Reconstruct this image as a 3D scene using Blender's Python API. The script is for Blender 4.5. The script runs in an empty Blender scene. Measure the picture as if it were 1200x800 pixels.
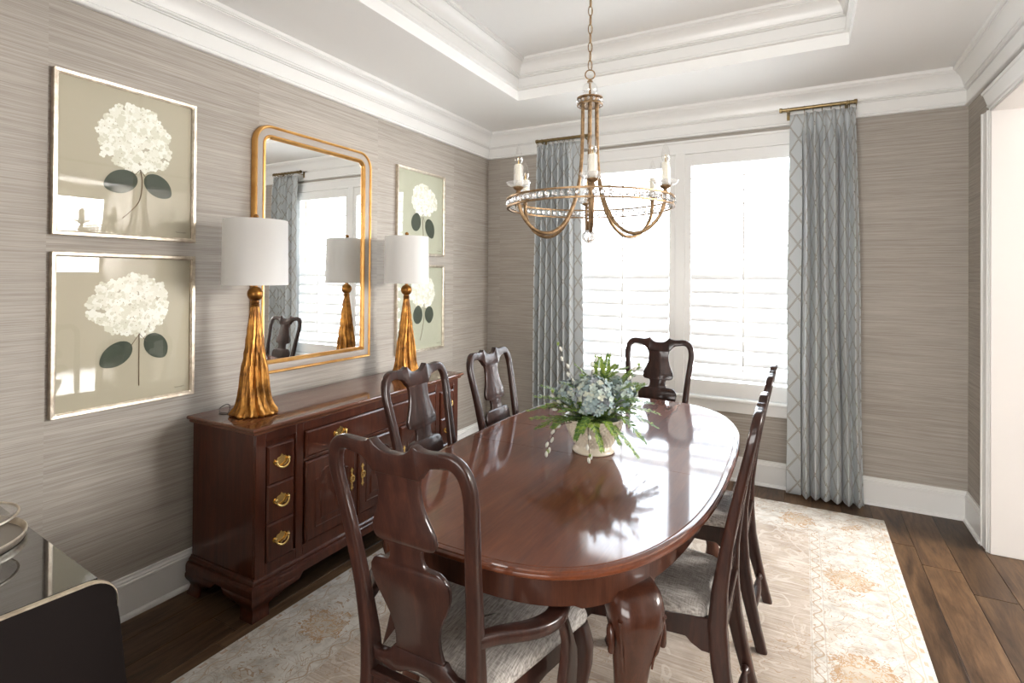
import bpy, bmesh, math, random
from mathutils import Vector, Matrix
random.seed(7)
PI=math.pi; R=math.radians
sc=bpy.context.scene; col=sc.collection

# ------------------------------------------------------------ camera, world, lights, exposure
cam=bpy.data.objects.new('camera',bpy.data.cameras.new('camera')); col.objects.link(cam); sc.camera=cam
cam.data.sensor_width=36; cam.data.lens=629.824*36/1200; cam.data.shift_y=(321.27-400)/1200
yw,pt,rl=R(28.4513),R(.3376),R(.4156)
F=Vector((-math.sin(yw)*math.cos(pt),math.cos(yw)*math.cos(pt),math.sin(pt)))
R0=Vector((math.cos(yw),math.sin(yw),0)); U0=R0.cross(F)
R2=R0*math.cos(rl)+U0*math.sin(rl); U2=-R0*math.sin(rl)+U0*math.cos(rl)
cam.matrix_world=Matrix(((R2.x,U2.x,-F.x,0),(R2.y,U2.y,-F.y,0),(R2.z,U2.z,-F.z,1.47),(0,0,0,1)))
cam.data.clip_start=.02
w=bpy.data.worlds.new('world'); sc.world=w; w.use_nodes=True
bg=w.node_tree.nodes['Background']; bg.inputs[0].default_value=(.93,.97,1,1); bg.inputs[1].default_value=6.3
# hazy overcast sky: palest at the horizon, deeper towards the zenith, bright pale ground
wt=w.node_tree; tcw=wt.nodes.new('ShaderNodeTexCoord'); spw=wt.nodes.new('ShaderNodeSeparateXYZ'); wt.links.new(tcw.outputs['Generated'],spw.inputs[0])
rmw=wt.nodes.new('ShaderNodeValToRGB'); mrw=wt.nodes.new('ShaderNodeMapRange'); mrw.inputs[1].default_value=-1; mrw.inputs[2].default_value=1; wt.links.new(spw.outputs[2],mrw.inputs[0]); wt.links.new(mrw.outputs[0],rmw.inputs[0])
ew=rmw.color_ramp.elements; ew.new(.5); ew.new(.62)
for el,(p_,c_) in zip(ew,((0,(.98,.98,.96)),(.5,(.92,.95,.98)),(.62,(.60,.67,.74)),(1,(.22,.29,.37)))): el.position=p_; el.color=(*c_,1)
wt.links.new(rmw.outputs[0],bg.inputs[0])
sc.view_settings.view_transform='Standard'; sc.view_settings.look='None'
sc.view_settings.gamma=1; sc.view_settings.use_curve_mapping=False
sc.view_settings.exposure=1.6
def area(name,loc,rot,sx,sy,power,color=(1,1,1),portal=False):
    l=bpy.data.lights.new(name,'AREA'); l.shape='RECTANGLE'; l.size=sx; l.size_y=sy; l.energy=power; l.color=color
    o=bpy.data.objects.new(name,l); col.objects.link(o); o.location=loc; o.rotation_euler=rot
    if portal: l.cycles.is_portal=True
    return o
# daylight through this room's window, plus added fill lamps in the unseen rooms beyond
area('window_daylight',(-.83,4.42,1.51),(R(-90),0,0),1.7,1.86,10,portal=True)
area('side_room_fill',(4.3,3.45,2.05),(0,R(82),0),1.1,1.5,100,(1,.985,.965))
area('rear_room_fill',(-.4,-3.3,1.2),(R(100),0,0),3.6,1.8,90,(1,.985,.965))

# ------------------------------------------------------------ materials
def new_mat(name):
    m=bpy.data.materials.new(name); m.use_nodes=True
    nt=m.node_tree; return m,nt,nt.nodes['Principled BSDF']
def N(nt,t,**k):
    n=nt.nodes.new(t)
    for a,b in k.items():
        if a.startswith('i_'):
            key=a[2:]; key=int(key) if key.isdigit() else key.replace('_',' ')
            n.inputs[key].default_value=b
        else: setattr(n,a,b)
    return n
def simple(name,c,rough=.5,metal=0,spec=.5,coat=0,coat_rough=.05,**kw):
    m,nt,b=new_mat(name); b.inputs['Base Color'].default_value=(*c,1); b.inputs['Roughness'].default_value=rough
    b.inputs['Metallic'].default_value=metal; b.inputs['Specular IOR Level'].default_value=spec
    b.inputs['Coat Weight'].default_value=coat; b.inputs['Coat Roughness'].default_value=coat_rough
    for k,v in kw.items(): b.inputs[k.replace('_',' ')].default_value=v
    return m
def M_(nt,op,a,b=None,c=None,clamp=False):
    n=nt.nodes.new('ShaderNodeMath'); n.operation=op; n.use_clamp=clamp
    for i,v in enumerate((a,b,c)):
        if v is None: continue
        if isinstance(v,(int,float)): n.inputs[i].default_value=v
        else: nt.links.new(v,n.inputs[i])
    return n.outputs[0]
def mix(nt,f,a,b,mode='MIX'):
    n=nt.nodes.new('ShaderNodeMix'); n.data_type='RGBA'; n.blend_type=mode
    for s,v in ((n.inputs[0],f),(n.inputs[6],a),(n.inputs[7],b)):
        if isinstance(v,(int,float)): s.default_value=v
        elif isinstance(v,tuple): s.default_value=(*v,1) if len(v)==3 else v
        else: nt.links.new(v,s)
    return n.outputs[2]
def ramp(nt,f,stops):
    n=nt.nodes.new('ShaderNodeValToRGB'); nt.links.new(f,n.inputs[0]); e=n.color_ramp.elements
    while len(e)<len(stops): e.new(.5)
    for x,(p,c) in zip(e,stops): x.position=p; x.color=(*c,1)
    return n.outputs[0]
def coords(nt,kind='Object',scale=(1,1,1),loc=(0,0,0),rot=(0,0,0)):
    tc=nt.nodes.new('ShaderNodeTexCoord'); mp=nt.nodes.new('ShaderNodeMapping')
    mp.inputs['Scale'].default_value=scale; mp.inputs['Location'].default_value=loc; mp.inputs['Rotation'].default_value=rot
    nt.links.new(tc.outputs[kind],mp.inputs[0]); return mp.outputs[0]
def noise(nt,v,scale,detail=3,rough=.5,dist=0):
    n=nt.nodes.new('ShaderNodeTexNoise'); n.inputs['Scale'].default_value=scale; n.inputs['Detail'].default_value=detail
    n.inputs['Roughness'].default_value=rough; n.inputs['Distortion'].default_value=dist; nt.links.new(v,n.inputs['Vector']); return n.outputs['Fac']
def bump(nt,b,h,strength=.2,dist=.002):
    n=nt.nodes.new('ShaderNodeBump'); n.inputs['Strength'].default_value=strength; n.inputs['Distance'].default_value=dist
    nt.links.new(h,n.inputs['Height']); nt.links.new(n.outputs[0],b.inputs['Normal'])

def mat_grass(axis):
    m,nt,b=new_mat('grasscloth_'+axis)
    g=nt.nodes.new('ShaderNodeNewGeometry'); sp=nt.nodes.new('ShaderNodeSeparateXYZ'); nt.links.new(g.outputs['Position'],sp.inputs[0])
    along=sp.outputs[1] if axis=='y' else sp.outputs[0]; z=sp.outputs[2]
    panel=M_(nt,'FLOOR',M_(nt,'DIVIDE',M_(nt,'ADD',along,-.05 if axis=='y' else -.30),.91))
    def nz(sa,sz,seed,det=2):
        cb=nt.nodes.new('ShaderNodeCombineXYZ')
        nt.links.new(M_(nt,'MULTIPLY',along,sa),cb.inputs[0]); nt.links.new(M_(nt,'MULTIPLY',z,sz),cb.inputs[1])
        nt.links.new(M_(nt,'MULTIPLY_ADD',panel,7.3,seed),cb.inputs[2]); return noise(nt,cb.outputs[0],1,det,.6)
    a=nz(3.2,290,0,2); c=nz(1.3,80,5,3); d=nz(14,560,9,1); e=nz(.6,3,20,2)
    s=M_(nt,'ADD',M_(nt,'ADD',M_(nt,'MULTIPLY',a,.42),M_(nt,'MULTIPLY',c,.33)),M_(nt,'ADD',M_(nt,'MULTIPLY',d,.15),M_(nt,'MULTIPLY',e,.1)))
    wn=nt.nodes.new('ShaderNodeTexWhiteNoise'); wn.noise_dimensions='1D'; nt.links.new(panel,wn.inputs['W'])
    s=M_(nt,'ADD',s,M_(nt,'MULTIPLY',M_(nt,'SUBTRACT',wn.outputs[0],.5),.035))
    c1=ramp(nt,s,[(.36,(.295,.260,.222)),(.46,(.368,.330,.287)),(.53,(.430,.392,.345)),(.66,(.525,.485,.434))])
    nt.links.new(c1,b.inputs['Base Color']); b.inputs['Roughness'].default_value=.62; b.inputs['Specular IOR Level'].default_value=.35
    bump(nt,b,a,.35,.0015); return m
GRASS_Y=mat_grass('y'); GRASS_X=mat_grass('x')
TRIM=simple('trim_paint',(.86,.855,.835),.32,spec=.5)
CEIL=simple('ceiling_paint',(.96,.96,.945),.8,spec=.2)
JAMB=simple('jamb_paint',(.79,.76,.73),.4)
PLAIN=simple('plain_wall',(.66,.62,.57),.8)
def mat_wood(name,dark,mid,light,rough,coat,scale=(14,1.2,14),kind='Object',coat_rough=.04,big=1.0):
    m,nt,b=new_mat(name); v=coords(nt,kind,scale)
    n1=noise(nt,v,2.2,5,.6,.6); n2=noise(nt,v,16,3,.6); n3=noise(nt,coords(nt,kind,(1.5*big,.6*big,1.5*big)),1.6,2)
    s=M_(nt,'ADD',M_(nt,'ADD',M_(nt,'MULTIPLY',n1,.5),M_(nt,'MULTIPLY',n2,.2)),M_(nt,'MULTIPLY',n3,.3))
    c=ramp(nt,s,[(.33,dark),(.5,mid),(.68,light)]); nt.links.new(c,b.inputs['Base Color'])
    b.inputs['Roughness'].default_value=.5; b.inputs['Specular IOR Level'].default_value=.12; b.inputs['Coat Weight'].default_value=coat; b.inputs['Coat Roughness'].default_value=coat_rough
    return m
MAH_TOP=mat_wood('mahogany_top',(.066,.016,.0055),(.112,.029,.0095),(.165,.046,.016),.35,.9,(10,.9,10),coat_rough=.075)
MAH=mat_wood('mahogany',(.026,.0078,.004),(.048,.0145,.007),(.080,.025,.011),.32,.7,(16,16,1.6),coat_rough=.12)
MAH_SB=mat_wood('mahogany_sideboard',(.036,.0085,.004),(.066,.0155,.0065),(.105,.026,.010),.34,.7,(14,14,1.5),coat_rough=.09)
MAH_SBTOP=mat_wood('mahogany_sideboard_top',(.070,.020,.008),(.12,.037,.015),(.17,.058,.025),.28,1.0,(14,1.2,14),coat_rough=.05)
CHAIR=mat_wood('dark_mahogany_chair',(.014,.0055,.0042),(.026,.0095,.0065),(.054,.018,.0105),.38,.6,(16,16,1.8),coat_rough=.13)
def mat_plank():
    m,nt,b=new_mat('hickory_plank'); oi=nt.nodes.new('ShaderNodeObjectInfo'); v=coords(nt,'Object',(9,1.1,9))
    ad=nt.nodes.new('ShaderNodeVectorMath'); ad.operation='ADD'; nt.links.new(v,ad.inputs[0])
    cb=nt.nodes.new('ShaderNodeCombineXYZ'); nt.links.new(M_(nt,'MULTIPLY',oi.outputs['Random'],40),cb.inputs[2]); nt.links.new(cb.outputs[0],ad.inputs[1])
    n1=noise(nt,ad.outputs[0],1.6,5,.62,1.2); n2=noise(nt,ad.outputs[0],11,4,.6); n3=noise(nt,ad.outputs[0],.55,2)
    s=M_(nt,'ADD',M_(nt,'ADD',M_(nt,'MULTIPLY',n1,.5),M_(nt,'MULTIPLY',n2,.2)),M_(nt,'MULTIPLY',n3,.3))
    c=ramp(nt,s,[(.36,(.022,.012,.007)),(.45,(.062,.034,.018)),(.54,(.110,.061,.031)),(.66,(.175,.103,.055))])
    br=M_(nt,'MULTIPLY_ADD',oi.outputs['Random'],.55,.72)
    sc_=nt.nodes.new('ShaderNodeVectorMath'); sc_.operation='SCALE'; nt.links.new(c,sc_.inputs[0]); nt.links.new(br,sc_.inputs['Scale'])
    nt.links.new(sc_.outputs[0],b.inputs['Base Color']); b.inputs['Roughness'].default_value=.42; b.inputs['Specular IOR Level'].default_value=.3
    bump(nt,b,n1,.25,.003); return m
PLANK=mat_plank()
BRASS=simple('polished_brass',(.83,.58,.22),.22,1)
ROD=simple('antique_brass_rod',(.27,.20,.10),.3,1)
def mat_gold(name,a,b_,rough=.32,sc_=20):
    m,nt,b=new_mat(name); n=noise(nt,coords(nt,'Object'),sc_,4,.6)
    nt.links.new(ramp(nt,n,[(.35,a),(.62,b_)]),b.inputs['Base Color']); b.inputs['Metallic'].default_value=.85; b.inputs['Roughness'].default_value=rough; return m
GOLD=mat_gold('gold_leaf_frame',(.62,.32,.09),(.74,.42,.14),.36,12)
LAMPGOLD=mat_gold('antique_gold_lamp',(.13,.05,.012),(.50,.23,.05),.36,14)
BRONZE=mat_gold('rubbed_bronze_gilt',(.17,.105,.055),(.36,.235,.125),.48,60)
SILVER=simple('silver_leaf_band',(.36,.315,.27),.5,.0)
CHAMP=mat_gold('champagne_frame',(.50,.42,.33),(.72,.65,.54),.34,30)
MIRROR=simple('mirror_silver',(.93,.94,.93),.004,1)
def mat_pane(name,tint=(1,1,1),ior=1.5,boost=1.0):
    m=bpy.data.materials.new(name); m.use_nodes=True; nt=m.node_tree; nt.nodes.clear()
    o=nt.nodes.new('ShaderNodeOutputMaterial'); t=nt.nodes.new('ShaderNodeBsdfTransparent'); t.inputs[0].default_value=(*tint,1)
    g=nt.nodes.new('ShaderNodeBsdfGlossy'); g.inputs['Roughness'].default_value=.01
    f=nt.nodes.new('ShaderNodeFresnel'); f.inputs[0].default_value=ior; mx=nt.nodes.new('ShaderNodeMixShader')
    gg=nt.nodes.new('ShaderNodeNewGeometry'); nt.links.new(M_(nt,'MULTIPLY',M_(nt,'MULTIPLY',f.outputs[0],boost,clamp=True),M_(nt,'SUBTRACT',1,gg.outputs['Backfacing'])),mx.inputs[0]); nt.links.new(t.outputs[0],mx.inputs[1]); nt.links.new(g.outputs[0],mx.inputs[2]); nt.links.new(mx.outputs[0],o.inputs[0])
    return m
PICGLASS=mat_pane('picture_glass',(1,1,1),1.5,1.1)
WINGLASS=mat_pane('window_glass')
THINGLASS=mat_pane('thin_clear_glass',(.985,.985,.98),1.8,2.0)
def mat_glint_glass():
    m=mat_pane('clear_glass_white_glints',(1,1,1),1.6,1.5); nt=m.node_tree; o=nt.nodes['Material Output']; old=o.inputs[0].links[0].from_socket
    d=nt.nodes.new('ShaderNodeBsdfDiffuse'); d.inputs[0].default_value=(.88,.87,.84,1); mx=nt.nodes.new('ShaderNodeMixShader'); mx.inputs[0].default_value=.22  # white put into the colour for bright refraction in clear glass
    nt.links.new(old,mx.inputs[1]); nt.links.new(d.outputs[0],mx.inputs[2]); nt.links.new(mx.outputs[0],o.inputs[0]); return m
GLINTGLASS=mat_glint_glass()
CRYSTAL=simple('crystal',(1,1,1),.02,0,Transmission_Weight=.85,IOR=1.5)
def mat_louver():
    m,nt,b=new_mat('white_composite_louver'); b.inputs['Base Color'].default_value=(.80,.80,.795,1); b.inputs['Roughness'].default_value=.4
    tr=nt.nodes.new('ShaderNodeBsdfTranslucent'); tr.inputs[0].default_value=(.9,.9,.9,1); mx=nt.nodes.new('ShaderNodeMixShader'); mx.inputs[0].default_value=.05
    nt.links.new(b.outputs[0],mx.inputs[1]); nt.links.new(tr.outputs[0],mx.inputs[2]); nt.links.new(mx.outputs[0],nt.nodes['Material Output'].inputs[0]); return m
LOUVER=mat_louver()
def mat_shade():
    m,nt,b=new_mat('linen_shade'); b.inputs['Base Color'].default_value=(.83,.82,.80,1); b.inputs['Roughness'].default_value=.8
    tr=nt.nodes.new('ShaderNodeBsdfTranslucent'); tr.inputs[0].default_value=(.85,.83,.8,1); mx=nt.nodes.new('ShaderNodeMixShader'); mx.inputs[0].default_value=.35
    nt.links.new(b.outputs[0],mx.inputs[1]); nt.links.new(tr.outputs[0],mx.inputs[2]); nt.links.new(mx.outputs[0],nt.nodes['Material Output'].inputs[0])
    bump(nt,b,noise(nt,coords(nt,'Object',(1,1,.15)),900,1),.1,.0005); return m
SHADE=mat_shade()
IVORY=simple('ivory_candle',(.72,.66,.50),.5)
DARKPANEL=simple('espresso_lacquer',(.0055,.0028,.0024),.6,spec=.2)
BLACKGLASS=simple('smoked_glass_top',(.035,.033,.03),.03,spec=.8,coat=1,coat_rough=.01)
CREAM=simple('cream_glaze',(.62,.55,.44),.35,coat=.3)
def mat_fabric():
    m,nt,b=new_mat('seat_tweed'); n=noise(nt,coords(nt,'Object',(180,14,60)),2,3,.6); n2=noise(nt,coords(nt,'Object',(30,300,60)),1,2,.6)
    nt.links.new(ramp(nt,M_(nt,'ADD',M_(nt,'MULTIPLY',n,.7),M_(nt,'MULTIPLY',n2,.3)),[(.38,(.20,.175,.16)),(.5,(.36,.33,.30)),(.62,(.52,.48,.44))]),b.inputs['Base Color'])
    b.inputs['Roughness'].default_value=.85; bump(nt,b,n,.3,.001); return m
TWEED=mat_fabric()
def mat_curtain():
    m,nt,b=new_mat('trellis_curtain'); uv=nt.nodes.new('ShaderNodeUVMap'); sp=nt.nodes.new('ShaderNodeSeparateXYZ'); nt.links.new(uv.outputs[0],sp.inputs[0])
    a=M_(nt,'DIVIDE',sp.outputs[0],.125); c=M_(nt,'DIVIDE',sp.outputs[1],.180)
    masks=[];dash=[]
    for sgn in (1,-1):
        t=M_(nt,'ADD',a,M_(nt,'MULTIPLY',c,sgn)); fr=M_(nt,'ABSOLUTE',M_(nt,'SUBTRACT',M_(nt,'FRACT',t),.5))
        w_=M_(nt,'LESS_THAN',fr,.062); side=M_(nt,'GREATER_THAN',M_(nt,'FRACT',t),.5)
        masks.append(w_)
        q=M_(nt,'SUBTRACT',a,M_(nt,'MULTIPLY',c,sgn)); d=M_(nt,'GREATER_THAN',M_(nt,'FRACT',M_(nt,'ADD',M_(nt,'MULTIPLY',q,13),M_(nt,'MULTIPLY',side,.5))),.45); dash.append(d)
    base=(.44,.47,.485)
    n=noise(nt,coords(nt,'UV',(60,60,60)),4,2); bc=mix(nt,n,(.49,.525,.54),(.60,.625,.63))
    c1=bc
    for mk,d in zip(masks,dash):
        lc=mix(nt,d,(.70,.70,.66),(.15,.135,.12)); c1=mix(nt,mk,c1,lc)
    nt.links.new(c1,b.inputs['Base Color']); b.inputs['Roughness'].default_value=.6; b.inputs['Sheen Weight'].default_value=.2
    tr=nt.nodes.new('ShaderNodeBsdfTranslucent'); nt.links.new(c1,tr.inputs[0]); mx=nt.nodes.new('ShaderNodeMixShader'); mx.inputs[0].default_value=.12
    nt.links.new(b.outputs[0],mx.inputs[1]); nt.links.new(tr.outputs[0],mx.inputs[2]); nt.links.new(mx.outputs[0],nt.nodes['Material Output'].inputs[0]); return m
CURTAIN=mat_curtain()
RUG_X0,RUG_X1,RUG_Y0,RUG_Y1=-1.99,.437,.75,3.962
def mat_rug():
    m,nt,b=new_mat('oushak_rug'); g=nt.nodes.new('ShaderNodeNewGeometry'); sp=nt.nodes.new('ShaderNodeSeparateXYZ'); nt.links.new(g.outputs['Position'],sp.inputs[0])
    X,Y=sp.outputs[0],sp.outputs[1]; pos=g.outputs['Position']
    cx,cy=(RUG_X0+RUG_X1)/2,(RUG_Y0+RUG_Y1)/2; hx,hy=(RUG_X1-RUG_X0)/2,(RUG_Y1-RUG_Y0)/2
    ax=M_(nt,'ABSOLUTE',M_(nt,'SUBTRACT',X,cx)); ay=M_(nt,'ABSOLUTE',M_(nt,'SUBTRACT',Y,cy))
    ex=M_(nt,'SUBTRACT',hx,ax); ey=M_(nt,'SUBTRACT',hy,ay); e=M_(nt,'MINIMUM',ex,ey)
    isx=M_(nt,'LESS_THAN',ex,ey)
    along=M_(nt,'ADD',M_(nt,'MULTIPLY',isx,ay),M_(nt,'MULTIPLY',M_(nt,'SUBTRACT',1,isx),ax))
    vec=nt.nodes.new('ShaderNodeCombineXYZ'); nt.links.new(X,vec.inputs[0]); nt.links.new(Y,vec.inputs[1])
    v=vec.outputs[0]
    def band(lo,hi): return M_(nt,'MULTIPLY',M_(nt,'GREATER_THAN',e,lo),M_(nt,'LESS_THAN',e,hi))
    def contour(scale,k,t,det=1.5,dist=1.5):
        n=noise(nt,v,scale,det,.5,dist); f=M_(nt,'FRACT',M_(nt,'MULTIPLY',n,k)); return M_(nt,'LESS_THAN',M_(nt,'ABSOLUTE',M_(nt,'SUBTRACT',f,.5)),t)
    wear=noise(nt,v,5,5,.65); streak=noise(nt,coords(nt,'Object',(2,60,1)),2,3,.6)
    field=ramp(nt,M_(nt,'ADD',M_(nt,'MULTIPLY',wear,.5),M_(nt,'MULTIPLY',streak,.5)),[(.36,(.35,.28,.225)),(.52,(.51,.435,.365)),(.66,(.68,.62,.55))])
    cream=ramp(nt,noise(nt,v,11,4,.7),[(.32,(.42,.38,.33)),(.5,(.60,.565,.51)),(.68,(.70,.675,.63))])
    inf=M_(nt,'GREATER_THAN',e,.405)
    c=mix(nt,inf,cream,field)
    # soft cloudy motifs and scrolling lines
    c=mix(nt,M_(nt,'MULTIPLY',contour(3.2,5,.07),.45),c,(.68,.63,.56))
    n2=noise(nt,v,7,2,.5,2.0); blot=M_(nt,'MULTIPLY',M_(nt,'GREATER_THAN',n2,.60),M_(nt,'MULTIPLY',wear,.8)); c=mix(nt,blot,c,(.47,.39,.30))
    ln=M_(nt,'MULTIPLY',contour(6.5,6,.045,1,2.5),M_(nt,'GREATER_THAN',noise(nt,v,3.1,2),.47)); 
    c=mix(nt,M_(nt,'MULTIPLY',ln,.6),c,(.36,.235,.14))
    ln2=M_(nt,'MULTIPLY',contour(10.5,5,.05,1,1.8),M_(nt,'MULTIPLY',band(.09,.35),M_(nt,'GREATER_THAN',noise(nt,v,5.3,2),.46)))
    c=mix(nt,M_(nt,'MULTIPLY',ln2,.75),c,(.37,.235,.135))
    ln3=M_(nt,'MULTIPLY',contour(15,4,.06,1,1.2),M_(nt,'MULTIPLY',band(.09,.35),M_(nt,'GREATER_THAN',noise(nt,v,4.1,2),.52)))
    c=mix(nt,M_(nt,'MULTIPLY',ln3,.6),c,(.40,.33,.27))
    # palmettes along the main border
    per=.70; a0=M_(nt,'SUBTRACT',M_(nt,'MULTIPLY',M_(nt,'FRACT',M_(nt,'DIVIDE',M_(nt,'ADD',along,.31),per)),per),per/2)
    wob=M_(nt,'MULTIPLY',M_(nt,'SUBTRACT',noise(nt,v,30,2,.6,1.0),.5),2.3)
    pa=M_(nt,'DIVIDE',a0,.085); pb=M_(nt,'DIVIDE',M_(nt,'SUBTRACT',e,.235),.10)
    rr=M_(nt,'ADD',M_(nt,'SQRT',M_(nt,'ADD',M_(nt,'MULTIPLY',pa,pa),M_(nt,'MULTIPLY',pb,pb))),wob)
    bm_=band(.10,.345)
    c=mix(nt,M_(nt,'MULTIPLY',M_(nt,'MULTIPLY',M_(nt,'LESS_THAN',rr,.85),bm_),M_(nt,'MULTIPLY',wear,.9)),c,(.47,.37,.26))
    c=mix(nt,M_(nt,'MULTIPLY',M_(nt,'MULTIPLY',M_(nt,'LESS_THAN',M_(nt,'ABSOLUTE',M_(nt,'SUBTRACT',rr,.9)),.10),bm_),.8),c,(.42,.24,.11))
    c=mix(nt,M_(nt,'MULTIPLY',M_(nt,'MULTIPLY',M_(nt,'LESS_THAN',M_(nt,'ABSOLUTE',M_(nt,'SUBTRACT',rr,.45)),.07),bm_),.7),c,(.50,.30,.14))
    # running vine in the two guard stripes
    for lo,hi,k,col_ in ((.352,.400,9.5,(.40,.29,.20)),(.035,.085,7.0,(.50,.39,.29))):
        mid=(lo+hi)/2; am=(hi-lo)*.33
        s=M_(nt,'MULTIPLY',M_(nt,'SINE',M_(nt,'MULTIPLY',along,2*PI*k)),am)
        c=mix(nt,M_(nt,'MULTIPLY',M_(nt,'MULTIPLY',M_(nt,'LESS_THAN',M_(nt,'ABSOLUTE',M_(nt,'SUBTRACT',M_(nt,'SUBTRACT',e,mid),s)),.0038),band(lo,hi)),.8),c,col_)
        s2=M_(nt,'MULTIPLY',M_(nt,'SINE',M_(nt,'MULTIPLY_ADD',along,4*PI*k,1.2)),am)
        c=mix(nt,M_(nt,'MULTIPLY',M_(nt,'MULTIPLY',M_(nt,'LESS_THAN',M_(nt,'ABSOLUTE',M_(nt,'SUBTRACT',M_(nt,'SUBTRACT',e,mid),s2)),.0025),band(lo,hi)),.6),c,col_)
        for q in (lo,hi): c=mix(nt,M_(nt,'MULTIPLY',M_(nt,'LESS_THAN',M_(nt,'ABSOLUTE',M_(nt,'SUBTRACT',e,q)),.0025),.45),c,(.38,.31,.24))
    dot=M_(nt,'MULTIPLY',M_(nt,'LESS_THAN',M_(nt,'ABSOLUTE',M_(nt,'SUBTRACT',M_(nt,'FRACT',M_(nt,'MULTIPLY',along,12)),.5)),.16),band(.012,.026))
    c=mix(nt,M_(nt,'MULTIPLY',dot,.6),c,(.45,.29,.17))
    nt.links.new(c,b.inputs['Base Color']); b.inputs['Roughness'].default_value=.95; b.inputs['Specular IOR Level'].default_value=.1
    bump(nt,b,noise(nt,v,420,2),.5,.003); return m
RUG=mat_rug()

# ------------------------------------------------------------ mesh helpers
class MB:
    def __init__(s): s.v=[]; s.f=[]; s.mi=[]; s.uv=None
    def add(s,vs,fs,mi=0):
        o=len(s.v); s.v+= [tuple(p) for p in vs]; s.f+=[tuple(i+o for i in f) for f in fs]; s.mi+=[mi]*len(fs); return o
    def box(s,x0,x1,y0,y1,z0,z1,mi=0):
        s.add([(x0,y0,z0),(x1,y0,z0),(x1,y1,z0),(x0,y1,z0),(x0,y0,z1),(x1,y0,z1),(x1,y1,z1),(x0,y1,z1)],
              [(0,3,2,1),(4,5,6,7),(0,1,5,4),(1,2,6,5),(2,3,7,6),(3,0,4,7)],mi); return s
    def rings(s,rs,closed=True,caps=True,loop=False,mi=0):
        n=len(rs[0]); vs=[p for r in rs for p in r]; fs=[]; m=len(rs)
        for i in range(m if loop else m-1):
            a=i*n; b=((i+1)%m)*n
            for j in range(n if closed else n-1):
                k=(j+1)%n; fs.append((a+j,a+k,b+k,b+j))
        if caps and closed and not loop: fs.append(tuple(range(n-1,-1,-1))); fs.append(tuple((m-1)*n+j for j in range(n)))
        s.add(vs,fs,mi); return s
    def lathe(s,prof,n=32,c=(0,0,0),caps=True,fn=None,mi=0):
        rs=[]
        for r,z in prof:
            ring=[]
            for j in range(n):
                a=2*PI*j/n; q=r
                if fn: q=fn(r,z,a)
                ring.append((c[0]+q*math.cos(a),c[1]+q*math.sin(a),c[2]+z))
            rs.append(ring)
        return s.rings(rs,caps=caps,mi=mi)
    def tube(s,path,r,n=8,loop=False,mi=0,caps=True):
        P=[Vector(p) for p in path]; m=len(P); rs=[]; up=None
        for i in range(m):
            t=(P[(i+1)%m]-P[i-1]) if loop else (P[min(i+1,m-1)]-P[max(i-1,0)])
            t.normalize()
            if up is None:
                up=Vector((0,0,1)) if abs(t.z)<.9 else Vector((1,0,0))
            u=(up-t*up.dot(t)); 
            if u.length<1e-5: u=Vector((1,0,0))-t*t.x
            u.normalize(); up=u; v=t.cross(u)
            rr=r[i] if isinstance(r,(list,tuple)) else r
            rs.append([P[i]+u*rr*math.cos(2*PI*j/n)+v*rr*math.sin(2*PI*j/n) for j in range(n)])
        return s.rings(rs,loop=loop,mi=mi,caps=caps)
    def sphere(s,c,r,n=16,m=10,sz=1,mi=0):
        return s.lathe([(max(1e-4,r*math.sin(PI*i/m)),-r*sz*math.cos(PI*i/m)) for i in range(m+1)],n,c,mi=mi)
    def prism(s,pts,d,fr,mi=0):
        # pts 2D outline, fr maps (u,v,w) -> xyz ; thickness d
        n=len(pts); vs=[fr(u,v,0) for u,v in pts]+[fr(u,v,d) for u,v in pts]
        s.add(vs,[tuple(range(n-1,-1,-1)),tuple(range(n,2*n))]+[(i,(i+1)%n,n+(i+1)%n,n+i) for i in range(n)],mi); return s
    def mesh(s,name,mats,ang=35):
        me=bpy.data.meshes.new(name); me.from_pydata(s.v,[],s.f)
        for m in (mats if isinstance(mats,(list,tuple)) else [mats]): me.materials.append(m)
        me.polygons.foreach_set('material_index',s.mi)
        if s.uv:
            l=me.uv_layers.new(name='UVMap')
            for lp in me.loops: l.data[lp.index].uv=s.uv[lp.vertex_index]
        bm=bmesh.new(); bm.from_mesh(me); bmesh.ops.recalc_face_normals(bm,faces=bm.faces); bm.to_mesh(me); bm.free()
        me.shade_smooth(); me.set_sharp_from_angle(angle=R(ang)); me.update(); return me
def obj(name,mb,mats,parent=None,bevel=0,ang=35,seg=2):
    o=bpy.data.objects.new(name,mb.mesh(name,mats,ang) if isinstance(mb,MB) else mb); col.objects.link(o)
    if parent is not None: o.parent=parent
    if bevel:
        b=o.modifiers.new('bevel','BEVEL'); b.width=bevel; b.segments=seg; b.limit_method='ANGLE'; b.angle_limit=R(40)
    return o
def thing(name,label,cat,loc=(0,0,0),rz=0,group=None):
    o=bpy.data.objects.new(name,None); col.objects.link(o); o.location=loc; o.rotation_euler=(0,0,rz); o.empty_display_size=.05
    o['label']=label; o['category']=cat
    if group: o['group']=group
    return o
def tag(o,label,cat,group=None):
    o['label']=label; o['category']=cat
    if group: o['group']=group
    return o
def struct(o): o['kind']='structure'; return o
def sempty(name,loc=(0,0,0)):
    o=bpy.data.objects.new(name,None); col.objects.link(o); o.location=loc; return struct(o)
def dup(root,loc,rz,label,group=None):
    def cp(o,p):
        c=o.copy(); col.objects.link(c); c.parent=p
        for k in [x for x in bpy.data.objects if x.parent==o]: cp(k,c)
        return c
    r=cp(root,None); r.location=loc; r.rotation_euler=(0,0,rz); r['label']=label
    if group: r['group']=group
    return r
def lerp(t,pts):
    if t<=pts[0][0]: return pts[0][1]
    for (a,x),(b,y) in zip(pts,pts[1:]):
        if t<=b: return x+(y-x)*(t-a)/(b-a)
    return pts[-1][1]
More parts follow.
